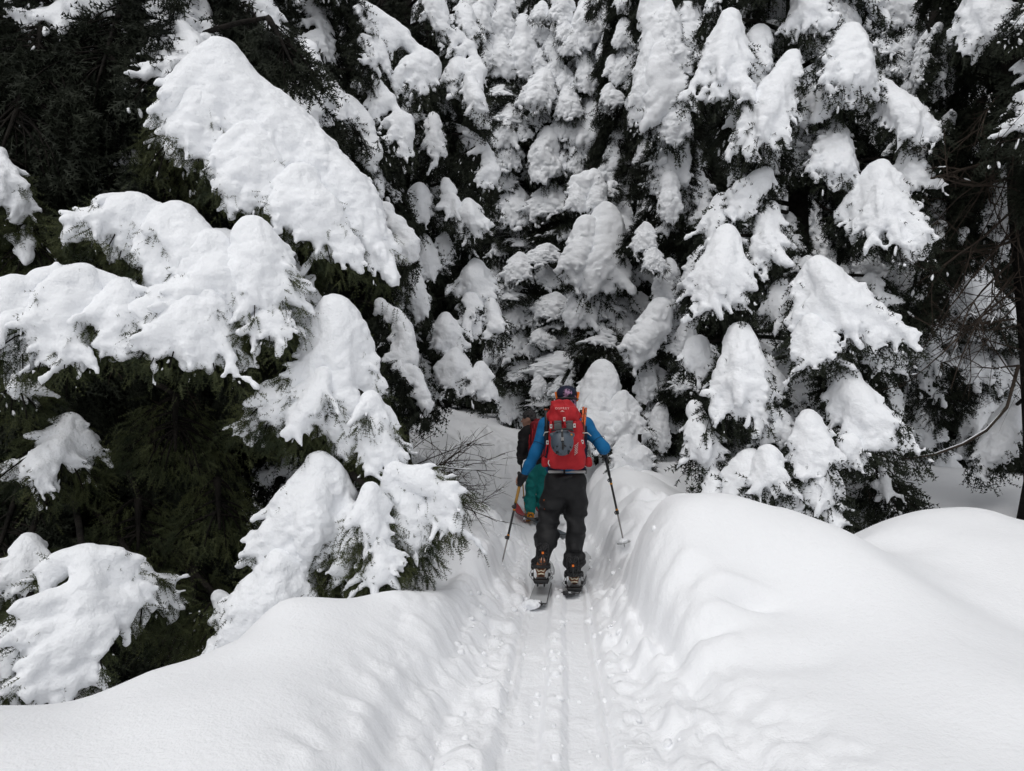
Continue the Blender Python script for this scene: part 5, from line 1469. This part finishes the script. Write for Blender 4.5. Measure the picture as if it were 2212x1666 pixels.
# backpack
BP = obj('backpack', None, None, 'bright red ski-touring backpack with a grey helmet strapped on, worn by the blue skier', 'backpack')
bo = p(592, 690, -0.1); BP.location = bo
f = Field(*bounds([p(440, 280, -0.1), p(755, 700, -0.1)], 0.28), 0.009, 60)
f.box(p(588, 520, -0.15), (0.150, 0.115, 0.225), 0.075, (-0.05, 0, 0)); f.box(p(592, 640, -0.15), (0.165, 0.120, 0.085), 0.07)
f.cap(p(505, 420, -0.20), p(500, 660, -0.22), 0.035); f.cap(p(676, 420, -0.20), p(690, 660, -0.22), 0.035)
f.cap(p(545, 668, -0.24), p(640, 668, -0.24), 0.04)
shape(f, 'pack_body', M_RED, BP, bo, noise=[(0.010, 0.12), (0.006, 0.05)], seed=3)
f = Field(*bounds([p(470, 270, -0.1), p(690, 400, -0.1)], 0.26), 0.008, 60)
f.box(p(578, 320, -0.13), (0.128, 0.135, 0.070), 0.06, (0.18, 0, 0.0)); f.cap(p(500, 370, -0.22), p(655, 365, -0.22), 0.032); f.cap(p(490, 350, -0.14), p(665, 345, -0.14), 0.05)
folds(f, p(500, 330, -0.15), p(660, 330, -0.15), 0.12, 10, 0.010)
lid = shape(f, 'lid', M_RED, BP, bo, noise=[(0.008, 0.09), (0.005, 0.04)], seed=7)
for sx_, cx_ in ((-1, 452), (1, 738)):
    f = Field(*bounds([p(cx_, 650, -0.1)], 0.17), 0.008, 80)
    f.box(p(cx_, 650, -0.02), (0.038, 0.09, 0.052), 0.03)
    shape(f, 'hip_belt_pocket', M_RED, BP, bo, noise=[(0.006, 0.05)])
# side compression panels and navy back panel edge
for cx_ in (462, 716):
    f = Field(*bounds([p(cx_, 400, -0.1), p(cx_, 640, -0.1)], 0.12), 0.008, 80)
    f.box(p(cx_, 520, -0.055), (0.028, 0.05, 0.155), 0.02); shape(f, 'back_panel', M_NAVY, BP, bo)
# grey skin-holder panels behind the lid
for cx_, w_ in ((538, 0.040), (614, 0.040)):
    f = Field(*bounds([p(cx_, 408, -0.28)], 0.13), 0.007, 110)
    f.box(p(cx_, 408, -0.275), (w_, 0.010, 0.050), 0.009, (-0.12, 0, 0)); shape(f, 'shovel_blade', M_GREYP, BP, bo)
# straps and buckles
def strap(pts, r=0.008, m=M_RED, nm='strap'):
    g = Geo().tube(np.array(pts), r, 6); return geo_part(g, nm, m, BP, bo)
strap([p(580, 365, -0.29), p(583, 395, -0.30), p(588, 425, -0.30)], 0.010); strap([p(655, 380, -0.26), p(648, 420, -0.28), p(640, 455, -0.27)], 0.009); strap([p(492, 380, -0.25), p(492, 430, -0.26), p(494, 470, -0.26)], 0.009)
strap([p(470, 520, -0.20), p(460, 560, -0.18), p(452, 610, -0.14)], 0.008); strap([p(705, 500, -0.20), p(716, 550, -0.20), p(690, 600, -0.23), p(664, 640, -0.25)], 0.009); strap([p(500, 600, -0.26), p(505, 655, -0.265)], 0.009)
strap([p(478, 640, -0.25), p(474, 660, -0.27), p(484, 680, -0.27)], 0.004, M_WHITE, 'cord')
for cx_, cy_ in ((580, 368), (648, 410), (492, 415), (468, 522), (700, 518)):
    c = p(cx_, cy_, -0.305 if cx_ == 580 else -0.285 if cx_ in (648, 492) else -0.24)
    g = Geo().box(c, (0.010, 0.005, 0.017)); b_ = geo_part(g, 'buckle', M_WHITE, BP, bo, smooth=False)
    g = Geo().box(c + (0, -0.005, 0.002), (0.005, 0.003, 0.006)); geo_part(g, 'buckle_slot', M_RED2, b_, bo, smooth=False)
for k_ in range(6):                  # pale bungee lines at the right of the helmet
    strap([p(648, 545 + 12 * k_, -0.285), p(664, 536 + 11 * k_, -0.275), p(676, 520 + 13 * k_, -0.25)], 0.0022, M_WHITE, 'bungee')
for a0, b0, c0 in (((442, 478), (452, 455), (480, 452)), ((700, 460), (735, 458), (758, 478))):
    strap([p(*a0, -0.22), p(*b0, -0.26), p(*c0, -0.22)], 0.0045, M_WHITE, 'bungee_loop')
strap([p(738, 520, -0.02), p(752, 580, -0.0), p(764, 640, 0.0), p(758, 672, -0.02)], 0.008, M_GREY, 'drinking_tube')
# lettering on the lid
cu = bpy.data.curves.new('lid_lettering', 'FONT'); cu.body = 'OSPREY'; cu.size = 0.030; cu.align_x = 'CENTER'; cu.extrude = 0.0008; cu.space_character = 1.25
to = bpy.data.objects.new('lid_lettering', cu); COL.objects.link(to)
bpy.context.view_layer.update()
tme = bpy.data.meshes.new_from_object(to.evaluated_get(bpy.context.evaluated_depsgraph_get())); bpy.data.objects.remove(to)
tme.name = 'lid_lettering'; tme.materials.clear(); tme.materials.append(material('pale_lettering', (0.62, 0.35, 0.33), 0.7))
lc = p(566, 303, -0.275)
lo_ = obj('lettering', tme, lid, loc=lc - bo + np.array([0, -0.016, 0]), rot=Euler((math.radians(62), 0, 0.05)))
f = Field(lc - 0.1, lc + 0.1, 0.004, 200); f.chain([lc + (-0.02, -0.016, -0.020), lc + (0.0, -0.020, -0.015), lc + (0.022, -0.016, -0.019)], [0.0015, 0.004, 0.0015])
shape(f, 'emblem', bpy.data.materials['pale_lettering'], lid, bo, shrink=0)

# helmet on the pack
HM = obj('ski_helmet', None, None, 'slate grey ski helmet strapped to the outside of the bright red backpack', 'helmet')
hc = p(567, 522, -0.415); HM.location = hc
f = Field(hc - 0.19, hc + 0.19, 0.0065, 90)
f.ell(hc + (0, 0.02, 0.0), (0.104, 0.112, 0.120), (0.1, 0, 0)); f.ell(hc + (0, 0.150, 0.0), (0.100, 0.070, 0.110), sign=-1)
f.cap(hc + (-0.09, 0.0, 0.065), hc + (0.09, 0.0, 0.065), 0.022)
sh_ = shape(f, 'shell', M_HELM, HM, hc)
def surf(ax_, az_, r=1.0):           # point on the shell
    x_, z_ = 0.104 * ax_, 0.118 * az_
    y_ = 0.02 - 0.108 * math.sqrt(max(0.0, 1 - ax_ * ax_ - az_ * az_))
    return hc + np.array([x_, y_ * r, z_])
for a0, b0 in (((-0.52, -0.30), (-0.42, -0.26)), ((0.10, -0.22), (0.26, -0.26)), ((0.60, -0.30), (0.70, -0.42)), ((-0.80, -0.30), (-0.72, -0.44)), ((-0.50, -0.62), (-0.45, -0.76)), ((-0.40, -0.64), (-0.36, -0.78)), ((0.40, -0.60), (0.50, -0.70)), ((0.50, -0.56), (0.60, -0.66)), ((-0.35, 0.75), (-0.5, 0.70)), ((0.32, 0.78), (0.5, 0.70)), ((0.52, -0.74), (0.44, -0.82)), ((-0.54, -0.72), (-0.48, -0.80))):
    g = Geo().tube([surf(*a0), surf((a0[0] + b0[0]) / 2, (a0[1] + b0[1]) / 2), surf(*b0)], [0.004, 0.0065, 0.004], 6); geo_part(g, 'vent', M_BLACK, sh_, hc)
g = Geo().tube([surf(0.0, z_) + (0, -0.004, 0) for z_ in (-0.5, -0.35, -0.15, -0.02)], [0.009, 0.011, 0.011, 0.009], 6); geo_part(g, 'spine_vent', M_BLACK, sh_, hc)
g = Geo().tube([surf(-0.05, z_) + (0, -0.006, 0) for z_ in (0.05, 0.3, 0.6, 0.85)], [0.012, 0.008, 0.009, 0.008], 6); geo_part(g, 'goggle_strap', M_BLACK, HM, hc)
g = Geo().box(surf(-0.05, 0.25) + (0, -0.013, 0), (0.011, 0.006, 0.013), (0.2, 0, 0)).box(surf(-0.06, 0.82) + (0, -0.014, 0), (0.006, 0.006, 0.010)); geo_part(g, 'buckle', M_STEEL, HM, hc, smooth=False)
g = Geo().tube([hc + (0.095 * math.sin(a), -0.045 * math.cos(a) - 0.01, 0.088 + 0.022 * math.cos(a)) for a in np.linspace(-1.2, 1.2, 12)], 0.009, 6); geo_part(g, 'brim_strap', M_BLACK, HM, hc)
g = Geo().box(surf(0.72, 0.55) + (0, -0.003, 0), (0.007, 0.003, 0.007)); geo_part(g, 'yellow_sticker', M_YELLOW, HM, hc, smooth=False)

# things strapped at the sides of the pack
q0, q1 = p(460, 305, -0.14), p(468, 500, -0.16)
ST = obj('black_tube', None, None, 'black tube standing in the left side pocket of the bright red backpack', 'tube', loc=q1)
geo_part(Geo().tube([q0, q0 * 0.5 + q1 * 0.5, q1], 0.018, 12), 'shaft', M_BLACK, ST, q1); geo_part(Geo().tube([q0 + (0, 0, -0.004), q0 + (0, 0, 0.008)], 0.0195, 12), 'end_ring', M_ORANGE, ST, q1)
q0, q1 = p(717, 285, -0.14), p(697, 498, -0.16)
PR = obj('folded_probe', None, None, 'orange and black folded probe poles at the right side of the red backpack', 'avalanche probe', loc=q1)
for k_, (ox, oy) in enumerate(((-0.012, 0), (0.010, -0.008), (0.002, 0.012))):
    geo_part(Geo().tube([q0 + (ox, oy, -0.008 * k_), (q0 + q1) / 2 + (ox, oy, 0), q1 + (ox, oy, 0)], 0.0095, 8), 'segment', M_ORANGE if k_ != 2 else M_BLACK, PR, q1)
geo_part(Geo().tube([p(694, 305, -0.10), p(694, 345, -0.10)], [0.016, 0.012], 8), 'handle', M_BLACK, PR, q1)

# =================================================================== skier in teal trousers
R2 = Rig('person', 'skier in a patterned beanie, black jacket and teal trousers, looking left', 10.6, (365, 1020))
p2 = R2.p; O2 = R2.org; ROOT2 = R2.root
lift = O2[2] - p2(365, 1030, 0)[2]
P2 = lambda cx, cy, dd=0.0: p2(cx, cy, dd)
headc2 = P2(343, 368, 0.10); neck2 = P2(352, 420, 0.10); chest2 = P2(372, 500, 0.04); pel2 = P2(392, 640, 0.0)
shL2, shR2 = P2(322, 452, 0.02), P2(425, 450, 0.14); elL2, elR2 = P2(302, 560, -0.06), P2(455, 560, 0.1)
hdL2, hdR2 = P2(287, 648, 0.06), P2(465, 640, 0.32); wrL2, wrR2 = P2(290, 630, 0.03), P2(464, 620, 0.24)
hipL2, hipR2 = P2(370, 665, 0.0), P2(420, 665, 0.03); knL2, knR2 = P2(358, 830, 0.05), P2(424, 820, 0.16)
anL2, anR2 = P2(356, 985, -0.02), P2(450, 960, 0.12); toL2, toR2 = P2(340, 1022, 0.12), P2(440, 990, 0.30)
poleL2 = (P2(290, 622, 0.08), P2(327, 1052, -0.02)); poleR2 = (P2(466, 612, 0.34), P2(480, 1000, 0.5))
f = Field(*bounds([headc2, shL2, shR2, elL2, elR2, hdL2, hdR2, anL2, anR2, toL2, toR2], 0.2), 0.0125, 90)
face = (-0.96, 0.28, -0.06)
hq = head_field(f, headc2, face, s=1.06)
f.chain([headc2 + (0, 0, -0.05), neck2, chest2], [0.055, 0.058, 0.10]); f.chain([chest2, pel2], [0.12, 0.11]); f.cap(shL2, shR2, 0.08); f.cap(hipL2, hipR2, 0.09)
for sh, el, wr, hd, pl_, sg in ((shL2, elL2, wrL2, hdL2, poleL2, -1), (shR2, elR2, wrR2, hdR2, poleR2, 1)):
    f.chain([sh, el, wr], [0.055, 0.042, 0.028]); hand_field(f, wr, hd, pl_[1], pl_[0], thumb_side=sg)
for hp, kn, an, to_ in ((hipL2, knL2, anL2, toL2), (hipR2, knR2, anR2, toR2)):
    f.chain([hp, kn, an, to_], [0.085, 0.056, 0.044, 0.038])
shape(f, 'body', M_SKIN, ROOT2, O2)
for e in (-1, 1):
    f = Field(hq(0.084, e * 0.033, 0.008) - 0.03, hq(0.084, e * 0.033, 0.008) + 0.03, 0.004, 200); f.ell(hq(0.080, e * 0.033, 0.007), (0.010, 0.010, 0.008)); shape(f, 'eye', M_BLACK, ROOT2, O2)
f = Field(headc2 - 0.2, headc2 + 0.22, 0.0075, 100)
f.ell(hq(-0.015, 0, 0.055), (0.115, 0.115, 0.098)); f.cap(hq(-0.075, -0.05, 0.0), hq(-0.075, 0.05, 0.0), 0.045)
f.ell(hq(0.115, 0, -0.025), (0.07, 0.09, 0.062), sign=-1)
shape(f, 'beanie', M_BEANIE, ROOT2, O2, noise=[(0.004, 0.04)])
f = Field(*bounds([shL2, shR2, elL2, elR2, wrL2, wrR2, pel2, neck2], 0.19), 0.010, 70)
f.chain([neck2 + (0, 0, -0.01), chest2, pel2 + (0, 0, 0.03)], [0.070, 0.145, 0.150]); f.cap(shL2 + (0.05, 0, -0.02), shR2 + (-0.05, 0, -0.02), 0.115)
for sh, el, wr in ((shL2, elL2, wrL2), (shR2, elR2, wrR2)):
    f.chain([sh, el, wr], [0.085, 0.072, 0.050])
folds(f, shL2, elL2, 0.076, 6); folds(f, elL2, wrL2, 0.062, 6)
shape(f, 'jacket', M_JACKET, ROOT2, O2, noise=[(0.010, 0.14), (0.006, 0.06)])
f = Field(*bounds([hipL2, hipR2, knL2, knR2, anL2, anR2, pel2], 0.18), 0.010, 62)
f.cap(P2(372, 655, 0), P2(420, 655, 0.02), 0.125)
f.chain([hipL2, knL2, anL2], [0.115, 0.092, 0.082]); f.chain([hipR2, knR2, anR2], [0.115, 0.090, 0.080])
folds(f, hipL2, knL2, 0.105, 9, 0.014); folds(f, knL2, anL2, 0.088, 10, 0.013); folds(f, hipR2, knR2, 0.105, 9, 0.014); folds(f, knR2, anR2, 0.086, 8, 0.013)
shape(f, 'trousers', M_TEAL, ROOT2, O2, noise=[(0.010, 0.16), (0.006, 0.07)], seed=9)
for wr, hd, pl_, sgn in ((wrL2, hdL2, poleL2, -1), (wrR2, hdR2, poleR2, 1)):
    f = Field(*bounds([wr, hd], 0.14), 0.007, 120); hand_field(f, wr, hd, pl_[1], pl_[0], r=0.014, thumb_side=sgn); f.cap(wr, hd, 0.045, 0.050); shape(f, 'glove', M_BLACKP, ROOT2, O2)
for an, to_ in ((anL2, toL2), (anR2, toR2)):
    f = Field(*bounds([an, to_], 0.16), 0.008, 90); f.chain([an + (0, 0, 0.02), an + (0, -0.02, -0.06)], [0.068, 0.062]); f.chain([an + (0, -0.03, -0.075), to_ + (0, 0, -0.03)], [0.050, 0.045])
    bt = shape(f, 'boot', M_YELLOW, ROOT2, O2)
    g = Geo().box(an + (0.0, -0.055, -0.06), (0.03, 0.02, 0.03)).tube([an + (-0.065, -0.02, -0.02), an + (0, -0.075, -0.03), an + (0.065, -0.02, -0.02)], 0.009, 6); geo_part(g, 'boot_cuff', M_BLACK, bt, O2)
ski_pole('ski_pole', 'thin amber pole with a white basket in the teal-trousered skier\'s left hand', poleL2[0], poleL2[1], (M_BLACK, M_GOLD, M_GOLD), basket=True, clamps=(0.32, 0.62), group='ski poles of the skier in front')
ski_pole('ski_pole', 'pole hidden behind the blue skier, held by the teal-trousered skier\'s right hand', poleR2[0], poleR2[1], (M_BLACK, M_GOLD, M_GOLD), basket=True, clamps=(0.32, 0.62), group='ski poles of the skier in front')
# pack of the second skier
B2 = obj('backpack', None, None, 'dark red backpack worn over the black jacket by the skier in front', 'backpack'); b2 = P2(405, 610, -0.15); B2.location = b2
f = Field(*bounds([P2(360, 360, -0.2), P2(470, 610, -0.2)], 0.22), 0.010, 60)
f.box(P2(412, 490, -0.17), (0.135, 0.11, 0.26), 0.07, (0, 0, 0.25)); f.box(P2(408, 580, -0.17), (0.15, 0.12, 0.10), 0.07, (0, 0, 0.25))
shape(f, 'pack_body', M_RED2, B2, b2, noise=[(0.012, 0.13), (0.007, 0.05)])
f = Field(*bounds([P2(360, 360, -0.2), P2(450, 420, -0.2)], 0.2), 0.009, 60)
f.box(P2(428, 392, -0.13), (0.105, 0.13, 0.060), 0.05, (0.1, 0, 0.25)); shape(f, 'lid', M_RED2, B2, b2, noise=[(0.010, 0.09), (0.005, 0.04)])
for pts in ([(352, 470, -0.20), (346, 520, -0.22), (352, 580, -0.20)], [(372, 430, -0.27), (366, 500, -0.29), (372, 570, -0.28)], [(380, 400, -0.27), (384, 440, -0.29)]):
    geo_part(Geo().tube([P2(*q_) for q_ in pts], 0.008, 6), 'strap', M_RED, B2, b2)
# touring skis
def ski(label, tail, tip):
    t_, n_ = tail, tip
    s = lay_board('touring_ski', label, 'ski', t_, n_, 0.118, 0.014, M_SLATE, M_CORAL, 0.80, 'touring skis', nose=0.13, tail=0.01, nose_len=0.16, tail_len=0.05, waist=0.80)
    g = Geo().box((0, 0.78, 0.03), (0.035, 0.05, 0.018)).box((0, 1.02, 0.03), (0.03, 0.03, 0.018)).tube([(-0.05, 1.02, 0.05), (0, 1.04, 0.06), (0.05, 1.02, 0.05)], 0.008, 6)
    obj('binding', g.mesh('ski_binding', [M_BLACK], False), s)
a0 = at(*px(592, 1158), 9.25); a1 = at(*px(262, 985), 11.05)
ski('slate ski with a coral red tip under the skier\'s yellow left boot', np.array([a0[0], a0[1], z0(a0[0], a0[1]) + 0.03]), np.array([a1[0], a1[1], max(z0(a1[0], a1[1]) + 0.04, a1[2] - 0.06)]))
a0 = at(*px(690, 1130), 9.5); a1 = at(*px(400, 1015), 11.1)
ski('slate ski with a coral red tip, mostly hidden behind the blue skier\'s legs', np.array([a0[0], a0[1], z0(a0[0], a0[1]) + 0.03]), np.array([a1[0], a1[1], max(z0(a1[0], a1[1]) + 0.04, a1[2] - 0.06)]))
